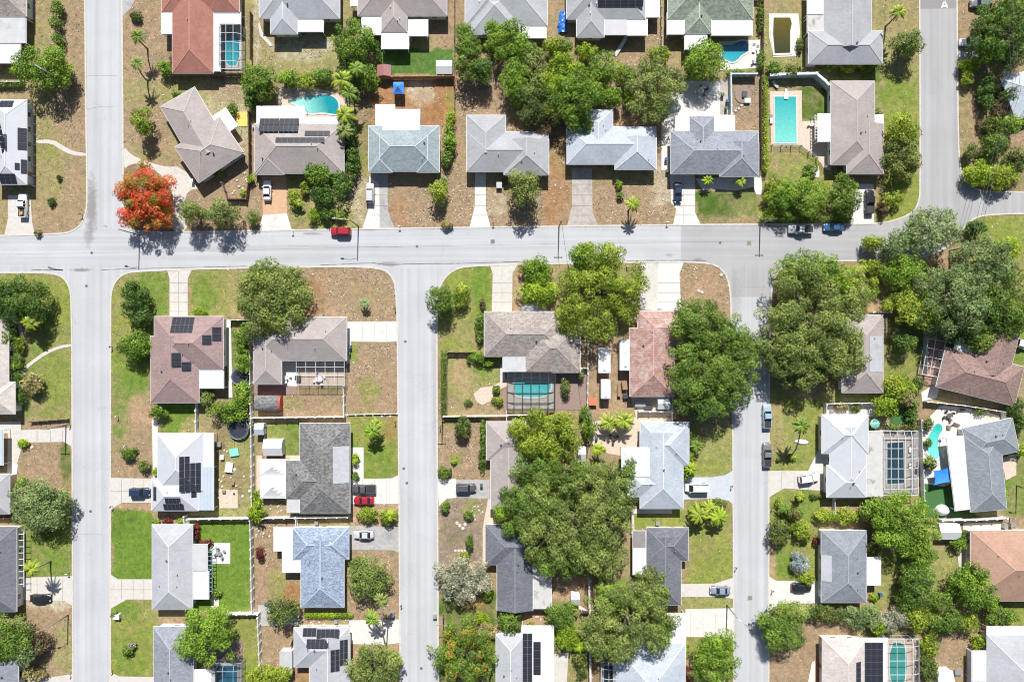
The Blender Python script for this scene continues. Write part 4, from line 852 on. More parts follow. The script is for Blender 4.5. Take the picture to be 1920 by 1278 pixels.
    # solar panels, each following its roof plane
    if len(f) > 5 and f[5]:
        for s in f[5].split(';'):
            v = list(map(float, s.split()))
            x0, y0 = P(v[0], v[3], 3.4); x1, y1 = P(v[2], v[1], 3.4); nc, nr = int(v[4]), int(v[5])
            pw, ph = (x1-x0)/nc, (y1-y0)/nr; mx, my = (x0+x1)/2, (y0+y1)/2; d = .25
            za = rz2(mx, my)
            if za < 0: za = 2.8
            gx = max(-PITCH, min(PITCH, ((rz2(mx+d, my)-rz2(mx-d, my))/(2*d)))) if rz2(mx+d, my) > 0 and rz2(mx-d, my) > 0 else 0
            gy = max(-PITCH, min(PITCH, ((rz2(mx, my+d)-rz2(mx, my-d))/(2*d)))) if rz2(mx, my+d) > 0 and rz2(mx, my-d) > 0 else 0
            top = 0
            for ex in (x0, mx, x1):
                for ey in (y0, my, y1):
                    zz = rz2(ex, ey)
                    if zz > 0: top = max(top, zz - (za + gx*(ex-mx) + gy*(ey-my)))
            top = min(top, .6); rotm = Vector((-gx, -gy, 1)).to_track_quat('Z', 'Y').to_euler()
            mb = MB(); mb.box(-pw/2+.012, -ph/2+.012, 0, pw/2-.012, ph/2-.012, .04); mb.box(-pw/2+.035, -ph/2+.035, .04, pw/2-.035, ph/2-.035, .046, mi=1)
            for k in (1, 2): mb.box(-pw/2+.07, -ph/2+ph*k/3-.008, .046, pw/2-.07, -ph/2+ph*k/3+.008, .049)
            me = mb.mesh('solar_panel'); me.materials.append(pframe); me.materials.append(cellm)
            for ii in range(nc):
                for jj in range(nr):
                    X, Y = x0+pw*(ii+.5), y0+ph*(jj+.5)
                    q = link('solar_panel', me, None, root, (X-o.x, Y-o.y, za+gx*(X-mx)+gy*(Y-my)+.1+top))
                    nv = Vector((-gx, -gy, 1)).normalized(); xa = Vector((1, 0, gx)).normalized(); ya = nv.cross(xa)
                    q.rotation_euler = Matrix((xa, ya, nv)).transposed().to_euler()
    # windows and a door on walls that stand free
    r = random.Random(int(opx[0])*7+int(opx[1])); door = False
    for i, p in enumerate(pcs):
        a, b, n = p['a'], p['b'], .55+.035*i
        ang = math.atan2(p['M'][1][0], p['M'][0][0])
        for (u, v, L, rz_) in ((0,-b+n,a,0), (0,b-n,a,PI), (-a+n,0,b,-PI/2), (a-n,0,b,PI/2)):
            k = max(1, int(2*(L-1.2)/3.4)); 
            for j in range(k):
                off = (j-(k-1)/2)*(2*(L-1.2)/k)
                uu, vv = (off, v) if u == 0 and abs(v) > 0 else (u, off)
                q = p['M'] @ Vector((uu, vv, 0)); out = p['M'].to_3x3() @ Vector((math.sin(rz_), -math.cos(rz_), 0))
                test = q + out*.7
                blocked = False
                for jx, s in enumerate(pcs):
                    if jx == i: continue
                    t = s['M'].inverted() @ test
                    if abs(t.x) < s['a']-.3 and abs(t.y) < s['b']-.3: blocked = True
                if blocked: continue
                if not door and r.random() < .35:
                    door = True; D = link('door', DOORM, None, root, (q.x-o.x, q.y-o.y, 0), ang+rz_); link('handle', HANM, None, D); continue
                Wn = link('window', WINM, None, root, (q.x-o.x, q.y-o.y, 1.45), ang+rz_); link('pane', PANEM, None, Wn)
    # roof vents
    for k in range(3 + r.randrange(2)):
        p = pcs[r.randrange(len(pcs))]; u, v = r.uniform(-.6,.6)*p['a'], r.uniform(-.6,.6)*p['b']; q = p['M'] @ Vector((u, v, 0)); z = rz(q.x, q.y)
        link('vent_pipe' if k else 'roof_vent', VENTM if k else TURB, None, rf, (q.x-o.x, q.y-o.y, z))
    if r.random() < .6:
        p = pcs[0]; q = p['M'] @ Vector((r.uniform(-.5,.5)*p['a'], p['b']+.35, 0))
        if rz(q.x, q.y) is None: link('air_conditioner', ACM, None, root, (q.x-o.x, q.y-o.y, .12))
    return root
RCOL = dict(char=(.18,.185,.21), taupe=(.36,.32,.30), grey=(.36,.355,.36), pale=(.48,.485,.50), paleblue=(.50,.52,.55), blue=(.38,.45,.54), slate=(.27,.30,.33), dark=(.19,.185,.18), red=(.42,.20,.15), orange=(.42,.26,.19),
  pink=(.30,.20,.19), redbrown=(.28,.165,.14), teal=(.37,.44,.45), green=(.32,.40,.34), beige=(.48,.43,.40), tile=(.48,.28,.25), brown=(.30,.26,.235), bgrey=(.32,.34,.38), white=(.5,.5,.5))
HS = """
brown-roofed house in top-left corner|brown|2|-90 -80 49 31 xhh|-40 31 48 81 g;-20 83 38 119 w
white solar-panelled house at left edge|white|2|-14 187 50 346 yhh;-110 225 20 300 xhg||0 188 25 202 3 1;9 238 19 292 1 5;34 240 49 281 1 3;39 299 49 325 1 2;30 306 38 319 1 1;0 326 31 344 3 1
beige-roofed house left of left street|beige|4|-70 716 28 776 xhh;-70 580 16 745 ygh
small grey-roofed house at left edge|grey|3|-90 888 18 963 xhh|-30 805 5 872 b
blue-grey-roofed house at lower-left edge|char|3|-70 987 31 1146 yhh
dark-roofed house in bottom-left corner|bgrey|2|-80 1215 34 1350 yhh
red-roofed house with blue pool cage|red|1|323 -100 400 137 yhh;303 -100 449 23 xhh|302 22 327 64 w .1;400 23 451 46 w;400 46 413 134 w
pale-roofed house above fire-pit yard|pale|0|486 -70 637 35 xhh;507 -10 558 64 ygh|556 33 606 60 w
taupe-roofed house above turf yard|taupe|3|671 -80 838 30 xhh;715 -20 763 60 ygh|678 28 720 66 l;715 59 766 92 l;766 37 802 68 w;657 -10 671 12 w
pale-roofed house behind leafy trees|pale|0|872 -70 1026 48 xhh;880 -30 975 65 xhh|980 47 1024 72 w
dark-grey-roofed house with blue tarp|grey|0|1062 -80 1210 36 xhh;1081 -20 1133 70 ygh|1130 26 1176 66 g .1;1174 36 1214 67 w;1210 -30 1237 33 l|1120 0 1205 16 6 1
green-roofed house with kidney pool|green|4|1252 -80 1412 36 xhh;1284 -10 1334 63 ygh|1251 24 1286 65 w;1333 35 1411 67 w;1284 60 1326 93 w
large grey-roofed house beside murky pool|grey|4|1516 58 1655 120 xhh;1545 -100 1634 92 ygg|1514 -30 1545 27 w;1514 29 1545 62 s
angled taupe-roofed corner house|taupe|3|392 281 102 80 xhh -34;364 236 74 126 yhg -30|421 228 32 42 l -.1 -34
taupe-roofed house with solar patio|taupe|0|477 232 645 325 xhh;480 268 532 327 ygh|481 199 571 250 l .15;571 220 634 244 w .1|487 221 523 249 4 2;524 221 560 249 4 2;573 246 620 257 4 1;520 260 611 271 8 1
teal-roofed house with rusty patio|teal|4|691 236 823 321 xhh;692 255 735 323 ygh;782 255 824 323 ygh|704 196 740 240 r;717 205 787 270 r .6
grey-roofed house with round tree|grey|0|875 247 1028 322 xhh;875 216 948 290 yhg;945 262 1029 328 ygh
pale-blue-roofed house in tree shade|paleblue|1|1063 238 1230 308 xhh;1093 206 1149 270 yhg;1153 258 1231 318 ygh
slate-roofed house with white patios|bgrey|1|1258 246 1422 326 xhh;1293 218 1339 280 yhg;1350 268 1423 331 ygh|1267 218 1293 247 w;1339 216 1378 252 w
taupe-roofed house beside rectangular pool|taupe|4|1558 152 1640 309 yhh;1588 232 1657 326 ygh|1534 213 1562 266 w;1638 215 1657 266 w
grey-roofed house at upper-right edge|paleblue|4|1925 175 70 80 yhh -20|1893 150 12 38 l 0 -20
mauve-brown-roofed solar house|pink|0|289 593 419 692 xhh;282 630 373 755 ygh|372 680 419 728 l|323 594 364 624 5 2;383 628 399 646 1 3;399 613 415 639 1 4;328 661 344 687 1 3;344 678 360 695 1 2
taupe-roofed house with white screen cage|taupe|3|475 594 650 676 xhh;475 630 528 720 ygh
white-roofed house with large solar array|white|2|295 812 380 920 yhh;284 897 372 957 xhh|371 812 400 956 l;372 875 399 956 b .05|341 854 358 867 2 1;341 867 376 920 4 4;359 921 368 932 1 1;287 912 294 938 1 2;312 931 341 943 4 1;307 943 345 956 5 1
charcoal-roofed house beside white tents|dark|3|562 793 656 962 yhh;536 863 620 935 xhg|538 914 566 961 g;626 836 655 905 L
pale-grey-roofed house with green lawns|pale|2|285 983 361 1142 yhh|345 1020 388 1070 g;352 1071 391 1123 l
bright blue-roofed house|blue|4|549 988 654 1048 xhh;564 1010 645 1138 ygh|513 988 549 1033 l;529 1032 563 1073 w
blue-grey-roofed house behind leafy tree|bgrey|0|288 1174 362 1350 yhh|352 1255 402 1340 w -.2
pale house with black solar roof|pale|3|551 1176 654 1250 xhh;580 1190 656 1350 ygh||568 1177 593 1192 3 1;595 1177 637 1192 5 1;578 1193 619 1208 5 1;638 1198 652 1246 2 4;622 1214 638 1255 2 4
tan-roofed house with dark pool cage|brown|1|908 584 1062 668 xhh;985 606 1088 698 xhh|943 666 988 697 g .1
taupe-roofed house under big oak|taupe|3|912 790 990 862 xhh;920 838 988 954 ygh
charcoal-roofed gabled house|char|1|910 983 985 1058 xhg;932 1000 999 1144 ygg|999 1040 1034 1141 s
long pale house with solar strip|pale|4|930 1188 985 1350 yhh|978 1173 1038 1350 w .3||
red-tiled house beside white trailers|tile|0|1196 583 1288 645 xhh;1181 615 1264 743 ygh
pale-blue-roofed house with corrugated patio|paleblue|4|1201 791 1292 872 xhh;1200 810 1281 953 ygh;1176 880 1245 931 xhg|1166 839 1220 893 c .95
dark-grey-roofed house right of oak|char|3|1212 989 1291 1051 xhh;1212 1005 1277 1134 ygh|1187 1027 1212 1077 w;1187 995 1210 1026 d
pale-roofed house at bottom under oaks|paleblue|4|1150 1205 1285 1350 xhh|1240 1150 1286 1232 w
grey-roofed house under great oak|taupe|4|1579 590 1656 736 yhh|1625 630 1656 697 L
angled red-brown-roofed house|redbrown|0|1838 706 152 76 xhh 14;1867 645 78 120 ygg 14|1806 657 34 54 w 0 13
white-roofed house with large cage|white|3|1541 777 1628 850 xhh;1556 800 1624 928 ygh;1550 872 1624 932 xhh|1620 808 1656 931 s .1
slate-roofed angled house with blue canopy|slate|4|1848 886 68 142 yhh -5;1858 824 96 64 xhh -12|1802 887 38 138 l .1 -7
grey-roofed house right of right street|slate|4|1540 994 1625 1129 yhh|1617 1045 1652 1097 w;1540 1040 1558 1089 L
orange-brown-roofed house at right edge|orange|1|1820 994 2000 1126 xhh
beige house with teal pool cage|beige|3|1542 1196 1625 1350 yhh|1618 1196 1664 1350 w .3|1622 1204 1656 1278 3 6;1602 1238 1613 1278 1 4
pale-grey-roofed house in bottom-right corner|pale|4|1851 1190 2000 1350 xhh|1851 1174 2000 1192 w;1823 1220 1862 1277 l
"""
HS = HS.replace('long pale house with solar strip|pale|4|930 1188 985 1350 yhh|978 1173 1038 1350 w .3||', 'long pale house with solar strip|pale|4|930 1188 985 1350 yhh|978 1173 1038 1350 w .3|980 1187 998 1290 2 8;1000 1203 1014 1265 1 4')
for s in HS.strip().split('\n'):
    p = s.split('|')
    house(s)

# small garden buildings
def shed(x0, y0, x1, y1, mk, look, h=2.1, gable='x', cat='shed'):
    X0, Y0 = P(x0, y1, h); X1, Y1 = P(x1, y0, h); cx, cy = (X0+X1)/2, (Y0+Y1)/2; w, d = X1-X0, Y1-Y0
    t = thing('shed', (cx, cy, 0), look, cat, 'sheds in the back yards', at=((x0+x1)/2, (y0+y1)/2))
    mb = MB(); mb.box(-w/2+.12, -d/2+.12, -.05, w/2-.12, d/2-.12, h-.05); mb.obj('wall', WM[0], t)
    mb = MB(); r = .22*min(w, d)
    if gable == 'x': vs = [(-w/2,-d/2,h),(w/2,-d/2,h),(w/2,d/2,h),(-w/2,d/2,h),(-w/2,0,h+r),(w/2,0,h+r)]; fs = [(0,1,5,4),(2,3,4,5),(1,2,5),(3,0,4),(3,2,1,0)]
    else: vs = [(-w/2,-d/2,h),(w/2,-d/2,h),(w/2,d/2,h),(-w/2,d/2,h),(0,-d/2,h+r),(0,d/2,h+r)]; fs = [(0,4,5,3),(1,2,5,4),(0,1,4),(2,3,5),(3,2,1,0)]
    mb.add(vs, fs); mb.obj('roof', mk, t)
    D = link('door', DOORM, None, t, (0, -d/2+.1, 0)); D.scale = (.8, 1, .85)
    return t
for a in [(494,823,530,854,FM['w'],'white garden shed'), (524,1220,548,1262,FM['g'],'grey gabled shed',2.1,'y'), (707,122,733,143,plain('shed_red',(.30,.13,.12),.6),'red metal shed',1.9,'y'),
          (477,793,495,815,FM['b'],'pale-blue shed'), (1083,837,1099,865,FM['g'],'grey shed half-hidden by trees'), (1760,981,1799,1011,FM['w'],'white square shed'), (1070,1112,1087,1133,FM['g'],'grey backyard shed'),
          (1233,745,1256,767,FM['l'],'pale grey shed'), (1755,1256,1786,1290,FM['w'],'white shed'), (818,113,848,139,FM['w'],'white canvas-covered shed')]: shed(*a)
def barrel_shed():
    h = 2.0; X0, Y0 = P(478, 770, h); X1, Y1 = P(526, 741, h); cx, cy, w, d = (X0+X1)/2, (Y0+Y1)/2, X1-X0, Y1-Y0
    t = thing('shed', (cx, cy, 0), '', 'shed', 'sheds in the back yards', full='charcoal barrel-roofed shed with red end panel')
    mb = MB(); mb.box(-w/2+.1,-d/2+.15,-.05,w/2-.1,d/2-.15,h-.3); mb.obj('wall', plain('barn_red', (.42,.07,.05), .6), t)
    mb = MB(); n = 8; vs = []
    for x in (-w/2, w/2-.5):
        for k in range(n+1): a = PI*k/n; vs.append((x, -math.cos(a)*d/2, h-.3+math.sin(a)*.9))
    mb.add(vs, [(k, k+1, n+2+k, n+1+k) for k in range(n)] + [tuple(range(n+1)), tuple(range(2*n+1, n, -1))]); mb.obj('roof', RM['dark'], t)
    mb = MB(); vs = [(x, y*.98, z) for x, y, z in vs[:n+1]]; vs2 = [(w/2-.49, y, z) for x, y, z in vs] + [(w/2, y*.9, z-.05) for x, y, z in vs]
    mb.add(vs2, [(k, k+1, n+2+k, n+1+k) for k in range(n)] + [tuple(range(n+1)), tuple(range(2*n+1, n, -1))]); mb.obj('end_panel', plain('barn_red', (.42,.07,.05)), t)
barrel_shed()

# ---------------------------------------------------------------- pools and screen cages
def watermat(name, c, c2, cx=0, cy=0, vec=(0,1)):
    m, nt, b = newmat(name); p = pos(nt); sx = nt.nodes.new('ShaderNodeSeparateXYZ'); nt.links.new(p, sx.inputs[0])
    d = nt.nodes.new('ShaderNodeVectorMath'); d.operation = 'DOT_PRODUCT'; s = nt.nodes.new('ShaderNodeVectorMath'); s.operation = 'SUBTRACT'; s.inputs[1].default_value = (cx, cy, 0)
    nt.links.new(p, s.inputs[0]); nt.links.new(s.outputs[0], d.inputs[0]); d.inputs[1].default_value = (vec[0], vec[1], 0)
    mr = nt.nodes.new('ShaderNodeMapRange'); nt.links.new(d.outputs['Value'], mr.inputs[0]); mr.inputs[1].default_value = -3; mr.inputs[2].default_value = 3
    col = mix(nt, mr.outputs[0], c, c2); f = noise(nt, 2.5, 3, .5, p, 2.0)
    col = mix(nt, 1.0, col, ramp(nt, f, [(.35, .88), (.6, 1.12)]), 'MULTIPLY')  # caustic light ripples painted into the water colour
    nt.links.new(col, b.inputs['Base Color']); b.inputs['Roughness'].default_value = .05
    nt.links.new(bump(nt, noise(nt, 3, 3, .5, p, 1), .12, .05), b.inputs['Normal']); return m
def pool(pts, c, c2, vec, look, smooth=2, cop=.35, coping=None):
    pts = chaikin(pts, smooth, True) if smooth else pts
    w = [Vector((*P(*p), 0)) for p in pts]; cx = sum(v.x for v in w)/len(w); cy = sum(v.y for v in w)/len(w); o = Vector((cx, cy, 0)); n = len(w)
    t = thing('swimming_pool', (cx, cy, 0), look, 'pool', 'swimming pools behind the houses', at=(960+cx*8, 639-cy*8))
    ar = sum(w[i].x*w[(i+1)%n].y - w[(i+1)%n].x*w[i].y for i in range(n)); sg = 1 if ar > 0 else -1
    def off(k):
        r_ = []
        for i in range(n):
            d1 = (w[i]-w[i-1]).normalized(); d2 = (w[(i+1)%n]-w[i]).normalized(); nn = Vector((d1.y+d2.y, -(d1.x+d2.x), 0)); nn = nn.normalized()*sg
            r_.append(w[i]-o+nn*k)
        return r_
    A, B = off(0), off(cop); mb = MB()
    vs = [(v.x,v.y,.17) for v in A] + [(v.x,v.y,.17) for v in B] + [(v.x,v.y,.0) for v in B] + [(v.x,v.y,.1) for v in A]
    fs = []
    for i in range(n):
        j = (i+1) % n; fs += [(i,j,n+j,n+i), (n+i,n+j,2*n+j,2*n+i), (3*n+i,3*n+j,j,i)]
    mb.add(vs, fs); mb.obj('coping', coping or CM['C'], t)
    bm = bmesh.new(); f = bm.faces.new([bm.verts.new((v.x, v.y, .135)) for v in off(.02)]); bm.normal_update()
    if f.normal.z < 0: f.normal_flip()
    bmesh.ops.triangulate(bm, faces=[f]); me = bpy.data.meshes.new('water'); bm.to_mesh(me); bm.free()
    link('water', me, watermat('pool_water_'+str(len(THINGS)), c, c2, cx, cy, vec), t); return t
AQ = (.24,.55,.48)
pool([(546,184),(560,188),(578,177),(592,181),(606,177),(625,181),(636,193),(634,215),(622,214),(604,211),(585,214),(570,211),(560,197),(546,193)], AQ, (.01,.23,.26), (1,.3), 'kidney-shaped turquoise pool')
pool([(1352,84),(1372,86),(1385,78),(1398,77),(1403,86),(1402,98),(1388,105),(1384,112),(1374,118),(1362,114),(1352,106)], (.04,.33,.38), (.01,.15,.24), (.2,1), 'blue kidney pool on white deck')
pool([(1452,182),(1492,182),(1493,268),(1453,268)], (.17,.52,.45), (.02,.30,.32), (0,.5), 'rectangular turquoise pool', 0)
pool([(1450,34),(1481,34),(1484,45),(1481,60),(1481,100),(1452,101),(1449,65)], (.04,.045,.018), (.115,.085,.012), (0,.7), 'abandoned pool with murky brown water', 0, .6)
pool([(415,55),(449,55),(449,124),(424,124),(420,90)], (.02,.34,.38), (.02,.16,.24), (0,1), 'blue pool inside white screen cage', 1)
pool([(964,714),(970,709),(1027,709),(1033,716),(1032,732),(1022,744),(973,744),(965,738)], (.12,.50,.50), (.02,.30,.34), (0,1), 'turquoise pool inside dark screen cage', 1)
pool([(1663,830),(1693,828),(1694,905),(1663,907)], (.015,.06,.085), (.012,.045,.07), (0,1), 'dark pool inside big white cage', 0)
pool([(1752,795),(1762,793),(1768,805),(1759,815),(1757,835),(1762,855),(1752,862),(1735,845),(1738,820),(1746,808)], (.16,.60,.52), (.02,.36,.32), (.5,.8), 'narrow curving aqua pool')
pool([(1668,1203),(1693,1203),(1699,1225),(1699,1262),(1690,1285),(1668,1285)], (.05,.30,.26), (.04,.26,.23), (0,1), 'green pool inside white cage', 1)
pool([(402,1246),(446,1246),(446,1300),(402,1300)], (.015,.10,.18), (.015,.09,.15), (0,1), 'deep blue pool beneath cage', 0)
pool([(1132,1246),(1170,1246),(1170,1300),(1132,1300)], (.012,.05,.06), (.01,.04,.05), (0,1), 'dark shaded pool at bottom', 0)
def scrm():
    m, nt, b = newmat('insect_screen'); tr = nt.nodes.new('ShaderNodeBsdfTransparent'); mx = nt.nodes.new('ShaderNodeMixShader'); mx.inputs[0].default_value = .17
    b.inputs['Base Color'].default_value = (.05,.055,.06,1); b.inputs['Roughness'].default_value = .8
    nt.links.new(tr.outputs[0], mx.inputs[1]); nt.links.new(b.outputs[0], mx.inputs[2]); nt.links.new(mx.outputs[0], nt.nodes['Material Output'].inputs[0]); return m
SCR = scrm()
def cage(x0, y0, x1, y1, nx, ny, m, look, h=2.7, bar=.08, rise=.55, inset=1.6, rot=0, sides='NSEW'):
    X0, Y0 = P(x0, y1, h); X1, Y1 = P(x1, y0, h); cx, cy = (X0+X1)/2, (Y0+Y1)/2; w, d = X1-X0, Y1-Y0
    t = thing('pool_cage', (cx, cy, 0), look, 'screen cage', 'aluminium screen cages', at=((x0+x1)/2, (y0+y1)/2), rz=-math.radians(rot))
    def z(u, v):
        e = min(inset if 'W' not in sides else u+w/2, inset if 'E' not in sides else w/2-u, inset if 'S' not in sides else v+d/2, inset if 'N' not in sides else d/2-v); return h + rise*min(1, max(0, e)/inset)
    ux = sorted(set([-w/2, w/2] + ([-w/2+inset] if 'W' in sides else []) + ([w/2-inset] if 'E' in sides else []))); vy = sorted(set([-d/2, d/2] + ([-d/2+inset] if 'S' in sides else []) + ([d/2-inset] if 'N' in sides else [])))
    mb = MB(); sc = MB()
    def fill(l, n):
        a = [l[0]]; tot = l[-1]-l[0]
        for p, q in zip(l, l[1:]):
            k = max(1, round((q-p)/(tot/n)));
            a += [p+(q-p)*i/k for i in range(1, k+1)]
        return a
    U, V = fill(ux, nx), fill(vy, ny)
    for i, u in enumerate(U):
        for a, b in zip(V, V[1:]): mb.bar((u, a, z(u, a)), (u, b, z(u, b)), bar, bar*1.3)
    for v in V:
        for a, b in zip(U, U[1:]): mb.bar((a, v, z(a, v)), (b, v, z(b, v)), bar, bar*1.3)
    for a, b in zip(U, U[1:]):
        for c, e in zip(V, V[1:]): sc.add([(a,c,z(a,c)-.03),(b,c,z(b,c)-.03),(b,e,z(b,e)-.03),(a,e,z(a,e)-.03)], [(0,1,2,3)])
    for u in U:
        for v in (-d/2, d/2):
            if (v > 0 and 'N' in sides) or (v < 0 and 'S' in sides): mb.bar((u, v, 0), (u, v, h), bar)
    for v in V[1:-1]:
        for u in (-w/2, w/2):
            if (u > 0 and 'E' in sides) or (u < 0 and 'W' in sides): mb.bar((u, v, 0), (u, v, h), bar)
    for (a, b) in (((-w/2,-d/2),(w/2,-d/2)), ((w/2,-d/2),(w/2,d/2)), ((w/2,d/2),(-w/2,d/2)), ((-w/2,d/2),(-w/2,-d/2))):
        mb.bar((*a, 1.0), (*b, 1.0), bar*.7); sc.add([(*a,.02),(*b,.02),(*b,h-.05),(*a,h-.05)], [(0,1,2,3)])
    mb.obj('frame', m, t); sc.obj('screen', SCR, t); return t
bronze = plain('bronze_frame', (.045,.04,.035), .5)
cage(412,46,452,129,3,5,alum,'white-framed cage over blue pool',sides='ES')
cage(556,673,646,722,5,3,alum,'white-framed screened patio',h=2.5,rise=.2,inset=2.4,sides='S')
cage(951,697,1041,768,5,4,bronze,'dark bronze cage over turquoise pool',bar=.12,sides='EWS')
cage(1655,808,1721,928,5,7,alum,'large white-framed cage beside white roof',bar=.1,sides='NES')
cage(1664,1197,1723,1340,4,6,alum,'white-framed cage over green pool',sides='NE')
cage(399,1243,452,1320,3,4,plain('pale_frame',(.3,.4,.45),.5),'pale cage over deep blue pool',sides='NE',bar=.08)
cage(1128,1240,1186,1320,4,4,alum,'cage in oak shade',bar=.08)
cage(1752,655,50,0,1,1,alum,'x') if False else None
cage(1736,622,1786,706,3,5,alum,'white-framed cage over pink pavers',h=2.4,rise=.15,bar=.1,rot=10,sides='W')
def pergola(x0, y0, x1, y1, n, m, look):
    h = 2.4; X0, Y0 = P(x0, y1, h); X1, Y1 = P(x1, y0, h); cx, cy = (X0+X1)/2, (Y0+Y1)/2; w, d = X1-X0, Y1-Y0
    t = thing('pergola', (cx, cy, 0), look, 'pergola', at=((x0+x1)/2, (y0+y1)/2))
    f = MB()
    for sx in (-1, 1): f.bar((sx*w/2*.9,-d/2,h-.1),(sx*w/2*.9,d/2,h-.1),.12)
    f.obj('frame', m, t)
    for i in range(n):
        y = -d/2 + d*(i+.5)/n; s = MB(); s.bar((-w/2, y, h), (w/2, y, h), .1); s.obj('rafter', m, t)
    for sx in (-1, 1):
        for sy in (-1, 1): q = MB(); q.bar((sx*w/2*.9, sy*d/2*.97, 0), (sx*w/2*.9, sy*d/2*.97, h-.15), .12); q.obj('post', m, t)
pergola(33,995,45,1100,9,trim,'narrow white pergola'); pergola(389,1030,398,1112,10,plain('blue_wood',(.25,.36,.45),.6),'narrow blue pergola'); pergola(1646,596,1664,624,5,plain('tan_wood',(.42,.32,.22),.8),'small tan timber pergola')
pergola(1528,215,1536,262,8,trim,'thin white pergola')
# ---------------------------------------------------------------- fences
FMAT = dict(v=plain('vinyl_white', (.72,.72,.71), .5, .04, 1), w=plain('weathered_wood', (.20,.145,.105), .85, .25, 4, .3), o=plain('orange_wood', (.40,.20,.10), .85, .15, 4, .3), c=plain('painted_wall', (.50,.55,.58), .8, .05, 1),
            g=plain('grey_wire', (.40,.40,.40), .5, .1, 2), b=plain('beige_wall', (.56,.50,.42), .85, .08, 1, .1))
FLOOK = dict(v='white vinyl fence', w='weathered brown timber fence', o='orange-brown timber fence', c='pale blue-grey wall', g='thin grey wire fence', b='beige block wall')
def fence(k, pts, h, th):
    q = [Vector((*P(*p), 0)) for p in pts]; o = q[0]; m = FMAT[k]
    t = thing('wall' if k in 'cb' else 'fence', o, FLOOK[k], 'wall' if k in 'cb' else 'fence', 'fences between the yards', at=((pts[0][0]+pts[-1][0])/2, (pts[0][1]+pts[-1][1])/2))
    pq = MB(); pq.box(-.07-th/2, -.07-th/2, -.05, .07+th/2, .07+th/2, h+.08); pq.box(-.09-th/2, -.09-th/2, h+.08, .09+th/2, .09+th/2, h+.12); pm = pq.mesh('post'); pm.materials.append(m)
    mb = MB()
    for a, b in zip(q, q[1:]):
        d = b-a; L = d.length; n = max(1, round(L/2.4)); ang = math.atan2(d.y, d.x)
        if k == 'g':
            for z in (.3, .8, h-.03): mb.bar(a-o+Vector((0,0,z)), b-o+Vector((0,0,z)), .035)
            for i in range(n*6): p = a-o+d*(i/(n*6)); mb.bar(p+Vector((0,0,.05)), p+Vector((0,0,h)), .015)
        elif k in 'cb':
            s = Vector((-d.y, d.x, 0)).normalized()*th/2; A, B = a-o, b-o; Z = Vector((0,0,h)); mb.add([A-s,A+s,B+s,B-s,A-s+Z,A+s+Z,B+s+Z,B-s+Z], [(3,2,1,0),(4,5,6,7),(0,1,5,4),(1,2,6,5),(2,3,7,6),(3,0,4,7)])
            mb.bar(A+Vector((0,0,h+.03)), B+Vector((0,0,h+.03)), th+.1, .055)
        else:
            nb = max(4, int(L/.19))
            for i in range(nb):
                p0, p1 = a-o+d*(i/nb), a-o+d*((i+.93)/nb); hh = h*(1 if k == 'v' else rnd.uniform(.97, 1.02)); mb.bar(p0+Vector((0,0,hh/2+.03)), p1+Vector((0,0,hh/2+.03)), th*.45, hh-.06)
            for z in (.25, h-.12): mb.bar(a-o+Vector((0,0,z)), b-o+Vector((0,0,z)), th+.02, .1)
        for i in range(n+1):
            if i == 0 and a is not q[0]: continue
            link('post', pm, None, t, a-o+d*(i/n), ang)
    mb.obj('panel', m, t)
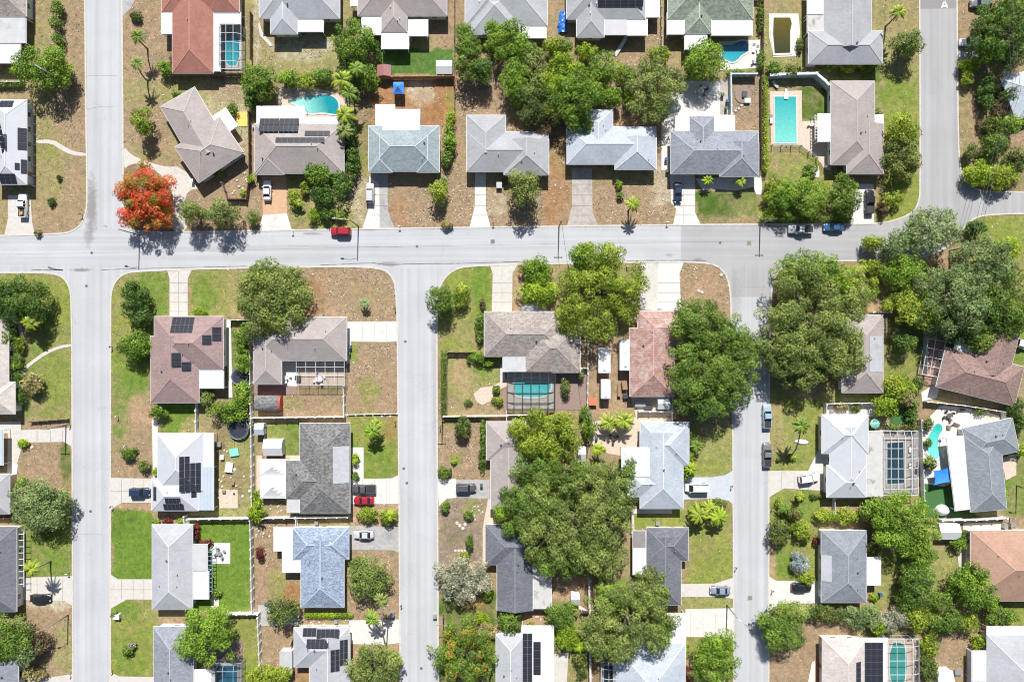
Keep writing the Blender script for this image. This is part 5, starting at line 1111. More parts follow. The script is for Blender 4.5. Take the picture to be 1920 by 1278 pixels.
for l in """
o 700,150 775,149 852,148 1.9 .12|w 853,0 853,90 853,265 1.6 .1|w 474,30 474,115 1.9 .1|w 471,215 472,330 1.9 .1|w 322,144 470,144 1.9 .1|w 1427,0 1427,70 1427,140 1.8 .1|g 1238,0 1240,110 1.4 .05
c 1366,144 1414,144 1.8 .2|c 1366,146 1367,222 1.8 .2|c 1440,147 1472,145 1524,144 1540,158 1553,172 2.0 .45|w 1424,150 1424,320 1.6 .08|g 1446,274 1500,275 1530,297 1545,315 1.3 .05|v 472,600 474,700 475,792 1.9 .12
v 476,797 477,965 1.9 .12|v 477,782 560,781 648,780 1.8 .12|v 647,724 648,778 1.9 .12|v 652,777 700,776 745,775 .5 .1|v 357,970 420,969 655,966 1.8 .14|v 474,972 476,1060 477,1143 1.9 .14|v 430,1146 488,1146 1.8 .14
v 488,1152 490,1200 493,1278 1.9 .12|b 833,779 950,778 1.6 .2|v 952,777 1014,776 1.8 .12|w 840,660 892,660 1.6 .1|w 838,662 838,772 1.5 .08|v 1101,626 1101,700 1100,790 1.7 .1|w 1100,792 1100,850 1.8 .1|b 1103,1082 1104,1160 1106,1300 1.8 .35
w 1092,1144 1130,1144 1.4 .1|v 1089,690 1101,690 1.6 .1|v 1196,770 1256,770 1.8 .1|v 1257,745 1258,790 1.9 .1|v 1544,756 1590,755 1645,754 1.7 .1|v 1544,758 1544,776 1.7 .12|v 1731,752 1800,759 1877,771 1.7 .12|v 1876,773 1877,790 1.8 .2
v 1720,786 1723,860 1726,935 1.7 .1|v 1731,622 1731,700 1.7 .1|v 1758,972 1820,971 1878,968 1.8 .2|g 1880,966 1893,968 1895,985 1.6 .05|v 1630,586 1664,586 1.7 .1|v 1812,1215 1812,1300 1.7 .1|v 0,158 46,158 1.6 .12
g 67,195 67,350 1.3 .05|w 420,345 430,375 465,375 469,345 1.5 .12|v 372,748 372,810 1.6 .14|w 0,968 34,968 1.6 .1|v 351,965 352,980 1.8 .14|v 563,1138 563,1150 1.6 .1|w 560,1170 548,1205 1.4 .1|w 1400,1 1424,1 1.6 .1|g 1175,500 1200,500 1.0 .05
v 434,600 470,600 1.7 .12|w 1182,957 1182,990 1.4 .1|v 558,966 559,986 1.7 .12|v 1185,1090 1186,1130 1.4 .1|w 476,800 500,800 500,826 1.6 .1|w 1096,860 1097,1000 1.7 .1|v 1560,932 1560,960 1.6 .1
w 60,790 130,785 1.0 .06|v 950,770 950,790 1.7 .1|w 653,238 653,330 1.7 .1|w 1036,200 1060,200 1.6 .1
""".replace('\n', '|').split('|'):
    t = l.split()
    if not t: continue
    fence(t[0], [tuple(map(float, q.split(','))) for q in t[1:-2]], float(t[-2]), float(t[-1]))

# ---------------------------------------------------------------- vehicles
tyre = plain('tyre', (.03,.03,.03), .8); rim = plain('rim', (.45,.45,.46), .35, .05, 2, metal=.6); cglass = plain('car_glass', (.02,.025,.03), .08)
hl = plain('headlight_glass', (.75,.76,.78), .15, .02); tlm = plain('tail_light_glass', (.45,.02,.02), .2)
blackp = plain('black_plastic', (.03,.03,.032), .6)
def paintm(name, c):
    key = 'car_paint_'+name
    if key in MC: return MC[key]
    m, nt, b = newmat(key); b.inputs['Base Color'].default_value = (*c, 1); b.inputs['Roughness'].default_value = .28; b.inputs['Coat Weight'].default_value = .6; b.inputs['Coat Roughness'].default_value = .06
    f = noise(nt, 1.5, 3, .6, pos(nt)); nt.links.new(mix(nt, 1.0, (*c, 1), ramp(nt, f, [(.3, .93), (.7, 1.04)]), 'MULTIPLY'), b.inputs['Base Color']); MC[key] = m; return m
PAINTS = dict(white=(.78,.78,.78), silver=(.48,.49,.51), grey=(.16,.165,.17), black=(.018,.018,.02), navy=(.02,.035,.07), red=(.34,.018,.03), blue=(.03,.10,.22), lightblue=(.30,.40,.48), darkgrey=(.08,.08,.085), slate=(.22,.26,.32))
KINDS = dict(  # length, width, stations (x, top z, half width factor), glass base x0 x1, roof x0 x1, roof z
 sedan=(4.75,1.84,[(-1,.62,.70),(-.96,.86,.86),(-.86,.98,.95),(-.6,1.0,1),(0,.95,1),(.4,.95,1),(.72,.88,.98),(.9,.76,.90),(.98,.60,.76),(1,.48,.62)], -.72,.44,-.42,.12,1.44),
 suv=(4.75,1.92,[(-1,.70,.78),(-.98,.98,.90),(-.92,1.05,.96),(-.5,1.07,1),(0,1.04,1),(.42,1.04,1),(.75,.98,.98),(.92,.86,.90),(.98,.70,.80),(1,.5,.66)], -.94,.44,-.82,.18,1.72),
 pickup=(5.7,2.0,[(-1,.6,.86),(-.99,1.06,.94),(-.97,1.08,.97),(-.2,1.08,1),(.0,1.06,1),(.42,1.06,1),(.72,1.02,.98),(.92,.92,.92),(.98,.74,.84),(1,.5,.7)], -.24,.46,-.16,.22,1.80),
 van=(5.4,1.98,[(-1,.7,.86),(-.99,1.15,.93),(-.95,1.2,.97),(-.3,1.2,1),(.2,1.2,1),(.55,1.14,1),(.82,1.0,.96),(.94,.84,.88),(.98,.66,.78),(1,.48,.66)], -.98,.70,-.95,.38,2.0))
def car(px, py, deg, kind, col, look, cargo=False):
    L, Wd, ST, g0, g1, r0, r1, zr = KINDS[kind]; x, y = P(px, py, .7)
    t = thing(kind if kind != 'suv' else 'suv', (x, y, 0.03), look, {'sedan':'car','suv':'car'}.get(kind, kind), 'vehicles parked in drives and streets', at=(px, py), rz=math.radians(deg))
    pm = paintm(col, PAINTS[col]); hL, hW = L/2, Wd/2; mb = MB(); n = len(ST)
    for (sx, zt, wf) in ST:
        X = sx*hL; w = hW*wf
        for (yy, zz) in ((-w*.97,.28),(-w,.5),(-w*.985,zt*.80),(-w*.90,zt*.97),(-w*.62,zt*1.02),(0,zt*1.035),(w*.62,zt*1.02),(w*.90,zt*.97),(w*.985,zt*.80),(w,.5),(w*.97,.28)): mb.v.append((X, yy, zz))
    for i in range(n-1):
        for k in range(11):
            mb.f.append([i*11+k, i*11+(k+1)%11, (i+1)*11+(k+1)%11, (i+1)*11+k]); mb.mi.append(0)
    mb.f += [list(range(11)), list(range((n-1)*11, n*11))]; mb.mi += [0, 0]
    body = mb.obj('body', pm, t, smooth=False)
    for p in body.data.polygons: p.use_smooth = len(p.vertices) == 4
    zb = 1.0 if kind == 'sedan' else 1.05 if kind != 'van' else 1.18
    G = MB(); wb, wt = hW*.90, hW*.74
    G.add([(g0*hL,-wb,zb-.06),(g1*hL,-wb*.93,zb-.1),(g1*hL,wb*.93,zb-.1),(g0*hL,wb,zb-.06),(r0*hL,-wt,zr-.04),(r1*hL,-wt*.96,zr-.04),(r1*hL,wt*.96,zr-.04),(r0*hL,wt,zr-.04)], [(4,5,6,7),(0,1,5,4),(1,2,6,5),(2,3,7,6),(3,0,4,7)])
    G.obj('window_glass', cglass, t)
    Rf = MB(); e = .04
    Rf.add([(r0*hL-e,-wt-e,zr-.07),(r1*hL+e,-wt-e,zr-.07),(r1*hL+e,wt+e,zr-.07),(r0*hL-e,wt+e,zr-.07),(r0*hL+.08,-wt+.07,zr+.02),(r1*hL-.08,-wt+.09,zr+.02),(r1*hL-.08,wt-.09,zr+.02),(r0*hL+.08,wt-.07,zr+.02)], [(4,5,6,7),(0,1,5,4),(1,2,6,5),(2,3,7,6),(3,0,4,7),(3,2,1,0)])
    for s in (-1, 1):
        Rf.bar((g1*hL, s*wb*.92, zb-.06), (r1*hL, s*wt, zr-.03), .07); Rf.bar((g0*hL, s*wb, zb-.04), (r0*hL, s*wt, zr-.03), .09)
        Rf.bar(((g0+g1)/2*hL, s*(wb+.01), zb-.04), ((r0+r1)/2*hL, s*(wt+.02), zr-.03), .06)
    Rf.obj('roof', pm, t)
    if kind == 'pickup':
        bd = MB(); bd.box(-.955*hL,-hW*.80,1.105,-.27*hL,hW*.80,1.125); bd.obj('cargo_bed', blackp, t)
        rl = MB()
        for s in (-1, 1): rl.box(-.965*hL, s*hW*.86-.07, 1.09, -.26*hL, s*hW*.86+.07, 1.19)
        rl.box(-.985*hL,-hW*.86,1.09,-.955*hL,hW*.86,1.19); rl.obj('bed_rail', pm, t)
        if cargo:
            c = MB(); c.box(-.8*hL,-.4,1.13,-.55*hL,.1,1.4); c.bar((-.9*hL,.3,1.2),(-.35*hL,.4,1.3),.15); tag(c.obj('lumber_load', plain('orange_lumber',(.5,.3,.15),.8), None, (x, y, 0.03), math.radians(deg)), 'tan lumber load in pickup bed', 'load', at=(px, py))
    wr = .34 if kind in ('sedan',) else .38
    q = MB(); q.tube([(0,-.11,0),(0,.11,0)], wr, 16); wm = q.mesh('tyre', True); q = MB(); q.tube([(0,-.115,0),(0,.115,0)], wr*.6, 12); rm = q.mesh('rim')
    wm.materials.append(tyre); rm.materials.append(rim)
    for fx in (-.62, .62):
        for s in (-1, 1):
            w_ = link('wheel', wm, None, t, (fx*hL, s*(hW-.10), wr-.03)); link('rim', rm, None, w_)
    for s in (-1, 1):
        q = MB(); q.box(.91*hL, s*hW*.66-.17, .60, .975*hL, s*hW*.66+.17, .80 if kind != 'sedan' else .74); q.obj('headlight', hl, t)
        q = MB(); q.box(-.995*hL, s*hW*.72-.14, .68, -.95*hL, s*hW*.72+.14, .93); q.obj('tail_light', tlm, t)
        q = MB(); q.box(g1*hL-.35, s*(hW+.09)-.1, zb-.1, g1*hL-.18, s*(hW+.09)+.1, zb+.05); q.obj('side_mirror', pm, t)
for a in [(43,385,90,'pickup','white','white pickup carrying lumber',True), (501,357,90,'sedan','white','white sedan'), (694,362,90,'suv','silver','silver hatchback'), (639,434,180,'suv','red','red car parked at kerb'),
          (1271,361,-90,'sedan','navy','dark navy sedan'), (1501,430,180,'pickup','silver','silver pickup at kerb'), (1563,426,180,'sedan','blue','dark blue sedan at kerb'), (1630,378,90,'pickup','black','long black pickup'),
          (1818,79,180,'sedan','white','white sedan'), (1838,7,180,'suv','grey','grey car'), (262,922,0,'suv','navy','dark navy car'), (682,916,180,'pickup','darkgrey','charcoal pickup with equipment'), (682,938,180,'sedan','red','bright red sedan'),
          (682,1002,180,'sedan','silver','silver sedan'), (874,914,0,'suv','darkgrey','charcoal car'), (76,1121,0,'sedan','black','black sedan in shade'), (1306,914,180,'van','white','white van'),
          (1438,780,90,'pickup','lightblue','pale blue pickup at kerb'), (1438,852,90,'pickup','grey','grey pickup at kerb'), (1516,896,8,'suv','white','white car'), (1350,1106,180,'sedan','slate','slate-blue sedan'),
          (1910,643,-15,'pickup','white','white pickup at right edge'), (1503,1100,0,'sedan','black','black sedan under shrub')]: car(*a)
def trailer(x0, y0, x1, y1, look, m=FM['w'], hh=2.7):
    X0, Y0 = P(x0, y1, hh); X1, Y1 = P(x1, y0, hh); cx, cy, w, d = (X0+X1)/2, (Y0+Y1)/2, X1-X0, Y1-Y0
    t = thing('trailer', (cx, cy, 0), look, 'trailer', 'trailers beside the tiled house', at=((x0+x1)/2, (y0+y1)/2))
    bm = bmesh.new(); bmesh.ops.create_cube(bm, size=1); bmesh.ops.scale(bm, vec=(w, d, hh-.5), verts=bm.verts); bmesh.ops.translate(bm, vec=(0,0,(hh-.5)/2+.5), verts=bm.verts)
    bmesh.ops.bevel(bm, geom=bm.edges[:], offset=.14, segments=3, affect='EDGES'); me = bpy.data.meshes.new('body'); bm.to_mesh(me); bm.free(); link('body', me, m, t)
    q = MB(); q.box(-.25,d*.1-.25,hh,.25,d*.1+.25,hh+.1); q.obj('roof_hatch', FM['l'], t)
    q = MB(); q.box(-.3,-d*.3-.4,hh,.3,-d*.3+.35,hh+.22); q.obj('roof_air_conditioner', FM['l'], t)
    q = MB(); q.bar((0,d/2,.45),(0,d/2+.9,.45),.1); q.obj('tow_bar', darkm, t)
    q = MB(); q.tube([(-.11,0,0),(.11,0,0)], .36, 14); wm = q.mesh('wheel', True); wm.materials.append(tyre)
    for s in (-1, 1):
        for o_ in (-.5, .5): link('wheel', wm, None, t, (s*(w/2-.1), o_*.9, .36))
    for s in (-1, 1): q = MB(); q.box(s*(w/2)-.02, -.5, 1.5, s*(w/2)+.02, .6, 2.0); q.obj('window', cglass, t)
trailer(1122,652,1145,700,'white caravan shaded by tree'); trailer(1127,711,1145,748,'small white box trailer'); trailer(1162,636,1184,695,'long white camper beside tiled roof')

# ---------------------------------------------------------------- poles, lamps, mailboxes, street ironwork
polem = plain('pole_wood', (.22,.19,.165), .9, .2, 5)
def pole(px, py, h, arm, look, lamp=True, wires=()):
    x, y = P(px, py); t = thing('utility_pole', (x, y, 0), look, 'pole', 'street poles', at=(px, py))
    q = MB(); q.tube([(0,0,-.1),(0,0,h*.5),(0,0,h)], [.16,.13,.10], 8); q.obj('pole', polem, t, smooth=True)
    if arm:
        q = MB(); q.tube([(0,0,h-.6),(arm[0]*.5,arm[1]*.5,h-.1),(arm[0],arm[1],h-.05)], .05, 6); q.obj('lamp_arm', metal, t)
        q = MB(); l = Vector((arm[0], arm[1], 0)).normalized(); q.bar(Vector((arm[0],arm[1],h-.1)), Vector((arm[0],arm[1],h-.1))+l*.7, .3, .14); q.obj('lamp_head', metal, t)
    else:
        q = MB(); q.bar((-1.0,0,h-.4),(1.0,0,h-.4),.11); q.obj('crossarm', polem, t)
        for k in (-.8, 0, .8): q = MB(); q.tube([(k,0,h-.34),(k,0,h-.16)], .06, 6); q.obj('insulator', metal, t)
pole(135,162,9,(-1.6,1.0),'street-lamp pole'); pole(262,441,8.5,(-2.6,.6),'street-lamp pole by flowering tree'); pole(672,424,8.5,(-3.2,.3),'street-lamp pole by red car'); pole(1048,425,8,None,'wooden utility pole')
pole(1425,421,8,None,'wooden utility pole'); pole(124,797,7.5,None,'wooden utility pole'); pole(128,1152,7.5,(-1.6,-.6),'street-lamp pole'); pole(830,782,7,None,'wooden utility pole'); pole(832,1152,6,None,'wooden utility pole')
pole(1363,1134,7.5,(1.8,-1.5),'street-lamp pole'); pole(1101,776,8,None,'wooden utility pole'); pole(1850,200,9.5,None,'tall utility pole in undergrowth'); pole(1780,470,9,None,'utility pole among silver trees'); pole(1906,910,7,(-1,.2),'thin lamp pole')
def cable(a, b, za, zb, look, n=14, sag=1.0):
    A, B = Vector((*P(*a), za)), Vector((*P(*b), zb)); q = MB(); pts = []
    for i in range(n+1): f = i/n; p = A.lerp(B, f); p.z -= sag*4*f*(1-f); pts.append(p-A)
    q.tube(pts, .035, 5); tag(q.obj('power_cable', darkm, None, A), look, 'cable', 'overhead cables', at=((a[0]+b[0])/2, (a[1]+b[1])/2))
for i, s in enumerate((-.8, 0, .8)):
    cable((1850+s*8,200), (1846+s*8,-60), 9.3, 9.3, ['left','middle','right'][i]+' overhead cable beside dark tree'); 
    cable((1780+s*8,470), (1850+s*8,200), 8.6, 9.2, ['left','middle','right'][i]+' overhead cable above the curve')
cable((1101,776),(1104,1160),7.7,6.5,'long overhead cable behind the oak'); cable((1048,425),(1101,776),7.7,7.7,'overhead cable crossing yellow-green tree')
mbm = plain('mailbox_paint', (.10,.10,.10), .5)
def mailbox(px, py, rz=0, m=None):
    x, y = P(px, py); t = thing('mailbox', (x, y, 0), 'white mailbox' if m else 'black mailbox', 'mailbox', 'kerbside mailboxes', at=(px, py), rz=rz)
    q = MB(); q.bar((0,0,-.05),(0,0,1.05),.1); q.obj('post', polem, t)
    q = MB(); n = 6; vs = []
    for X in (-.26, .26):
        vs += [(X,-.1,1.05),(X,.1,1.05)] + [(X, .1*math.cos(PI*k/n), 1.2+.1*math.sin(PI*k/n)) for k in range(n+1)]
    c = n+3; q.add(vs, [tuple(range(c)), tuple(range(2*c-1, c-1, -1))] + [(k, (k+1)%c, c+(k+1)%c, c+k) for k in range(c)]); q.obj('box', m or mbm, t)
    q = MB(); q.bar((.1,.12,1.15),(.1,.12,1.4),.03); q.obj('flag', tlm, t)
for a in [(155,403,0),(550,434,0,trim),(750,425,0,trim),(925,419,0),(1250,418,0,trim),(1740,395,0),(132,795,1),(130,1073,0,trim),(211,650,1),(212,948,1),(211,1255,1,trim),(133,1262,1,trim),(742,790,1),(742,578,1),(826,800,1),(975,500,0),(1370,910,1),(1446,950,1),(753,1132,1),(238,835,1,trim),(1378,1062,1),(1446,1105,1),(222,780,1,trim)]: mailbox(*a)
irn = plain('cast_iron', (.12,.115,.11), .7)
for i, (px, py) in enumerate([(172,474),(162,536),(170,958),(757,878),(763,905),(1405,1170),(790,1252),(760,640),(782,462),(1350,455)]):
    x, y = P(px, py); q = MB(); q.tube([(0,0,.005),(0,0,.026)], .33, 20); q.tube([(0,0,.026),(0,0,.032)], .26, 20); tag(q.obj('manhole_cover', irn, None, (x, y, 0)), 'round manhole cover', 'manhole cover', 'manhole covers', at=(px, py))
for i, (px, py, s) in enumerate([(924,453,.5),(1405,456,.6),(1406,1120,.55)]):
    x, y = P(px, py); q = MB(); q.box(-s*1.1,-s*1.1,.005,s*1.1,s*1.1,.022); 
    q2 = plain('grey_concrete', (.3,.3,.3)); t = thing('drain_grate', (x, y, 0), 'square drain grate in asphalt', 'drain', at=(px, py)); q.obj('surround', CM['m'], t)
    for k in range(7): q = MB(); q.bar((-s*.8, -s*.8+k*s*.266, .03), (s*.8, -s*.8+k*s*.266, .03), .09, .012); q.obj('bar', irn, t)

# ---------------------------------------------------------------- back yard furniture and clutter
def disc(q, r, z0, z1, n=24, r2=None): q.tube([(0,0,z0),(0,0,z1)], [r, r2 or r], n)
def trampoline(px, py, r, look):
    x, y = P(px, py, .8); t = thing('trampoline', (x, y, 0), look, 'trampoline', at=(px, py)); q = MB()
    ring = [(r*math.cos(2*PI*k/24), r*math.sin(2*PI*k/24), .85) for k in range(25)]; q.tube(ring, .07, 6, cap=False); q.obj('frame', metal, t)
    q = MB(); disc(q, r*.82, .83, .85); q.obj('mat', plain('trampoline_mat', (.02,.025,.035), .7), t)
    q = MB()
    for k in range(24): a, b = 2*PI*k/24, 2*PI*(k+1)/24; q.add([(r*.82*math.cos(a),r*.82*math.sin(a),.87),(r*.97*math.cos(a),r*.97*math.sin(a),.87),(r*.97*math.cos(b),r*.97*math.sin(b),.87),(r*.82*math.cos(b),r*.82*math.sin(b),.87)], [(0,1,2,3)])
    q.obj('pad', plain('trampoline_pad', (.04,.06,.10), .6), t)
    for k in range(6):
        a = PI*k/3; q = MB(); q.tube([(r*math.cos(a), r*math.sin(a), 0), (r*math.cos(a), r*math.sin(a), 2.4)], .04, 6); q.obj('pole', metal, t)
trampoline(449,706,1.9,'small round trampoline'); trampoline(447,804,2.4,'large black trampoline with pole ladder')
def canopy(x0, y0, x1, y1, m, look, h=2.3, rise=.9, val=True):
    X0, Y0 = P(x0, y1, h); X1, Y1 = P(x1, y0, h); cx, cy, w, d = (X0+X1)/2, (Y0+Y1)/2, X1-X0, Y1-Y0
    t = thing('canopy_tent', (cx, cy, 0), look, 'tent', at=((x0+x1)/2, (y0+y1)/2)); q = MB()
    N = 8; vs = []
    for i in range(N+1):
        for j in range(N+1):
            u, v = i/N*2-1, j/N*2-1; e = 1-max(abs(u), abs(v)); vs.append((u*w/2, v*d/2, h + rise*(e**1.35)))
    q.add(vs, [(i*(N+1)+j, (i+1)*(N+1)+j, (i+1)*(N+1)+j+1, i*(N+1)+j+1) for i in range(N) for j in range(N)])
    for (a, b) in (((-w/2,-d/2),(w/2,-d/2)), ((w/2,-d/2),(w/2,d/2)), ((w/2,d/2),(-w/2,d/2)), ((-w/2,d/2),(-w/2,-d/2))): q.add([(*a,h),(*b,h),(*b,h-.25),(*a,h-.25)], [(0,1,2,3)])
    q.obj('canvas', m, t)
    for sx in (-1, 1):
        for sy in (-1, 1): q = MB(); q.bar((sx*(w/2-.06), sy*(d/2-.06), 0), (sx*(w/2-.06), sy*(d/2-.06), h-.02), .06); q.obj('leg', metal, t)
canopy(737,154,757,176,plain('blue_canvas', (.05,.20,.62), .7), 'small blue canopy tent'); canopy(487,860,536,890,FM['w'],'upper white canopy tent',2.3,.7); canopy(488,890,537,934,FM['w'],'lower white canopy tent',2.25,1.0)
def sail():
    h = 2.4; pts = [(1750,882),(1784,874),(1787,903),(1752,909)]; w = [Vector((*P(*p, h), h)) for p in pts]; o = Vector((w[0].x, w[0].y, 0)); t = thing('shade_sail', o, '', 'shade sail', full='bright blue shade sail beside slate-roofed angled house')
    N = 8; q = MB(); vs = []
    for i in range(N+1):
        for j in range(N+1):
            u, v = i/N, j/N; p = w[0].lerp(w[1], u).lerp(w[3].lerp(w[2], u), v); c = sum(w, Vector())/4; k = .12*(1-abs(2*u-1)**2)*(abs(2*v-1)**3) + .12*(1-abs(2*v-1)**2)*(abs(2*u-1)**3)
            p = p.lerp(c, k); p.z -= .25*(1-abs(2*u-1)**2)*(1-abs(2*v-1)**2); vs.append(p-o)
    q.add(vs, [(i*(N+1)+j, (i+1)*(N+1)+j, (i+1)*(N+1)+j+1, i*(N+1)+j+1) for i in range(N) for j in range(N)]); q.obj('cloth', plain('sail_cloth', (.03,.22,.66), .7), t, smooth=True)
    for p in w: q = MB(); q.bar(Vector((p.x,p.y,0))-o, p-o, .1); q.obj('post', metal, t)
sail()
def umbrella(px, py, r, m, look):
    x, y = P(px, py, 2.3); t = thing('parasol', (x, y, 0), look, 'parasol', at=(px, py)); q = MB(); q.tube([(0,0,2.0),(0,0,2.25),(0,0,2.55)], [r, r*.6, .04], 8, cap=False); q.obj('canopy', m, t); q = MB(); q.tube([(0,0,0),(0,0,2.6)], .03, 6); q.obj('pole', metal, t)
umbrella(1642,794,1.15,plain('mint_canvas', (.25,.60,.50), .7),'mint-green parasol'); umbrella(1314,169,.9,plain('grey_canvas',(.35,.35,.36),.7),'grey parasol on shaded patio')
wickm = plain('wicker', (.12,.09,.07), .8); whp = plain('white_plastic', (.75,.75,.74), .5)
def table(px, py, look, m=wickm, r=.55):
    x, y = P(px, py); t = thing('patio_table', (x, y, .1), look, 'table', 'patio furniture', at=(px, py)); q = MB(); disc(q, r, .70, .74, 16); q.obj('table_top', m, t)
    for k in range(4): a = PI/4+k*PI/2; q = MB(); q.bar((r*.7*math.cos(a), r*.7*math.sin(a), 0), (r*.7*math.cos(a), r*.7*math.sin(a), .7), .05); q.obj('leg', m, t)
def chair(px, py, rz, look, m=wickm):
    x, y = P(px, py); t = thing('patio_chair', (x, y, .1), look, 'chair', 'patio furniture', at=(px, py), rz=rz); q = MB(); q.box(-.27,-.27,.38,.27,.27,.45); q.obj('seat', m, t)
    q = MB(); q.box(-.27,.22,.45,.27,.29,.9); q.obj('backrest', m, t)
    for sx in (-1, 1):
        for sy in (-1, 1): q = MB(); q.bar((sx*.23, sy*.23, 0), (sx*.23, sy*.23, .38), .05); q.obj('leg', m, t)
def lounger(px, py, rz, look, m=whp):
    x, y = P(px, py); t = thing('sun_lounger', (x, y, .1), look, 'sun lounger', 'patio furniture', at=(px, py), rz=rz); q = MB(); q.box(-.32,-.95,.28,.32,.35,.36); q.obj('seat', m, t)
    q = MB(); q.add([(-.32,.35,.3),(.32,.35,.3),(.32,.95,.75),(-.32,.95,.75),(-.32,.35,.38),(.32,.35,.38),(.32,.92,.82),(-.32,.92,.82)], [(3,2,1,0),(4,5,6,7),(0,1,5,4),(1,2,6,5),(2,3,7,6),(3,0,4,7)]); q.obj('backrest', m, t)
    for sx in (-1, 1):
        for sy in (-.85, .3): q = MB(); q.bar((sx*.28, sy, 0), (sx*.28, sy, .28), .05); q.obj('leg', m, t)
def dining(px, py, n, kind, m=wickm, r=.6):
    table(px, py, f'{kind} round patio table', m, r)
    for k in range(n):
        a = 2*PI*k/n+.4; d = (r+.45)*8; chair(px+d*math.cos(a), py-d*math.sin(a), a-PI/2, f'{kind} patio chair', m)
dining(1316,172,4,'dark wicker'); dining(600,710,4,'white',whp,.8); dining(414,1035,4,'grey',metal,.55); dining(1150,820,3,'black',darkm,.5); dining(1776,778,4,'dark wicker'); dining(538,708,3,'white',whp,.45); dining(1800,655+25,0,'white',whp,.4)
for a in [(1412,92,0,'white lounger by blue pool'),(1420,95,.2,'white second lounger by blue pool'),(1415,118,1.6,'grey lounger below blue pool',metal),(1520,235,1.4,'white lounger beside long pool'),(1445,225,.1,'white lounger left of long pool'),(1452,160,.8,'grey lounger above long pool',metal),
          (1705,840,0,'pale lounger in large cage'),(1705,870,0,'second pale lounger in large cage'),(1790,795,1.2,'dark lounger by aqua pool',wickm),(1800,768,1.5,'dark lounger near white fence',wickm),(1765,850,.3,'white lounger by aqua pool')]: lounger(*a)
def bin_(px, py, m, look, s=1):
    x, y = P(px, py); t = thing('wheelie_bin', (x, y, .02), look, 'bin', 'wheelie bins', at=(px, py)); q = MB(); q.add([(-.24*s,-.26*s,0),(.24*s,-.26*s,0),(.24*s,.26*s,0),(-.24*s,.26*s,0),(-.3*s,-.33*s,1),(.3*s,-.33*s,1),(.3*s,.33*s,1),(-.3*s,.33*s,1)], [(3,2,1,0),(4,5,6,7),(0,1,5,4),(1,2,6,5),(2,3,7,6),(3,0,4,7)]); q.obj('body', m, t)
    q = MB(); q.box(-.32*s,-.35*s,1,.32*s,.35*s,1.06); q.obj('lid', m, t)
bg_, bb_ = plain('bin_green', (.04,.12,.06), .6), plain('bin_blue', (.04,.10,.25), .6)
for a in [(1353,180,bg_,'green wheelie bin'),(1360,205,bg_,'dark green wheelie bin'),(658,650,bb_,'blue wheelie bin'),(656,662,bg_,'green wheelie bin'),(1362,192,bb_,'blue wheelie bin'),(1248,300,bb_,'blue wheelie bin'),(484,332,bg_,'green wheelie bin'),(1118,820,bb_,'blue wheelie bin'),(1250,322,bg_,'green wheelie bin'),(363,340,whp,'white bin'),(903,908,bg_,'green wheelie bin'),(1648,1112,bb_,'blue wheelie bin')]: bin_(*a)
def crate(px, py, w, d, h, m, look, rz=0, nm='storage_box', cat='box'):
    x, y = P(px, py); t = thing(nm, (x, y, .05), look, cat, 'clutter in the yards', at=(px, py), rz=rz); q = MB(); q.box(-w/2,-d/2,0,w/2,d/2,h); q.obj('body', m, t); q = MB(); q.box(-w/2-.04,-d/2-.04,h,w/2+.04,d/2+.04,h+.07); q.obj('lid', m, t)
brn = plain('brown_box', (.28,.17,.10), .8)
for a in [(440,847,2.0,1.7,.3,FM['t'],'pale green play sandpit',.15,'sandpit','sandpit'),(431,875,1.6,2.2,.5,whp,'white storage chest',-.15),(412,832,1,1,.7,metal,'grey storage box'),(418,856,.8,1,.6,whp,'small white box'),(438,905,.7,.6,.5,brn,'brown box'),(421,920,.7,.5,.5,brn,'brown box'),
          (1110,752,1.9,1.6,1.0,FM['o'],'orange-red storage cube'),(816,1148+5,.8,.8,.8,metal,'grey cabinet'),(736,1149,1,1,1.1,metal,'green-grey electrical cabinet'),(45,1152,1.2,1.2,.8,brn,'tan storage box'),(222,1153,1.4,1.1,.9,whp,'white utility box'),(1170,722,1.1,1.8,1.0,brn,'brown smoker grill',.1,'smoker_grill','grill'),
          (1172,742,1.1,.9,.9,darkm,'black barrel grill',.1,'barrel_grill','grill'),(1160,732,.7,2.5,.8,brn,'brown rack'),(1199,757,2.4,1.1,.8,metal,'grey workbench'),(1215,763,1.8,.9,.7,darkm,'black cart'),(1395,178,1.1,1.3,.5,darkm,'black garden box'),(1400,190,1.3,1.0,.5,whp,'white garden box'),
          (936,348,1.2,1.5,.9,metal,'grey garden bench box'),(1316,915-180,.1,.1,.1,brn,'x'),(859,228,.1,.1,.1,brn,'x'),(1777,800,.8,.8,.5,brn,'small brown table box'),(1755,890,1.0,1.0,.5,whp,'white deck box'),(500,1128,.8,.8,.6,metal,'grey box'),(560,708,1.2,1.0,.8,darkm,'black grill'),(478,232+6,.8,.7,.6,metal,'grey box'),
          (1045,640,1.0,.6,.7,brn,'brown box'),(1780,1262,.9,.9,.6,metal,'grey box'),(1795,1258,1.6,1.2,.4,metal,'metal frame box'),(1880,984,.9,.9,1.0,metal,'grey air-conditioner box'),(1893,982,.8,.8,.9,metal,'small grey unit'),(1310,760,.1,.1,.1,brn,'x'),(505,240,1.2,.7,.4,whp,'x')]:
    if a[6] != 'x': crate(*a)
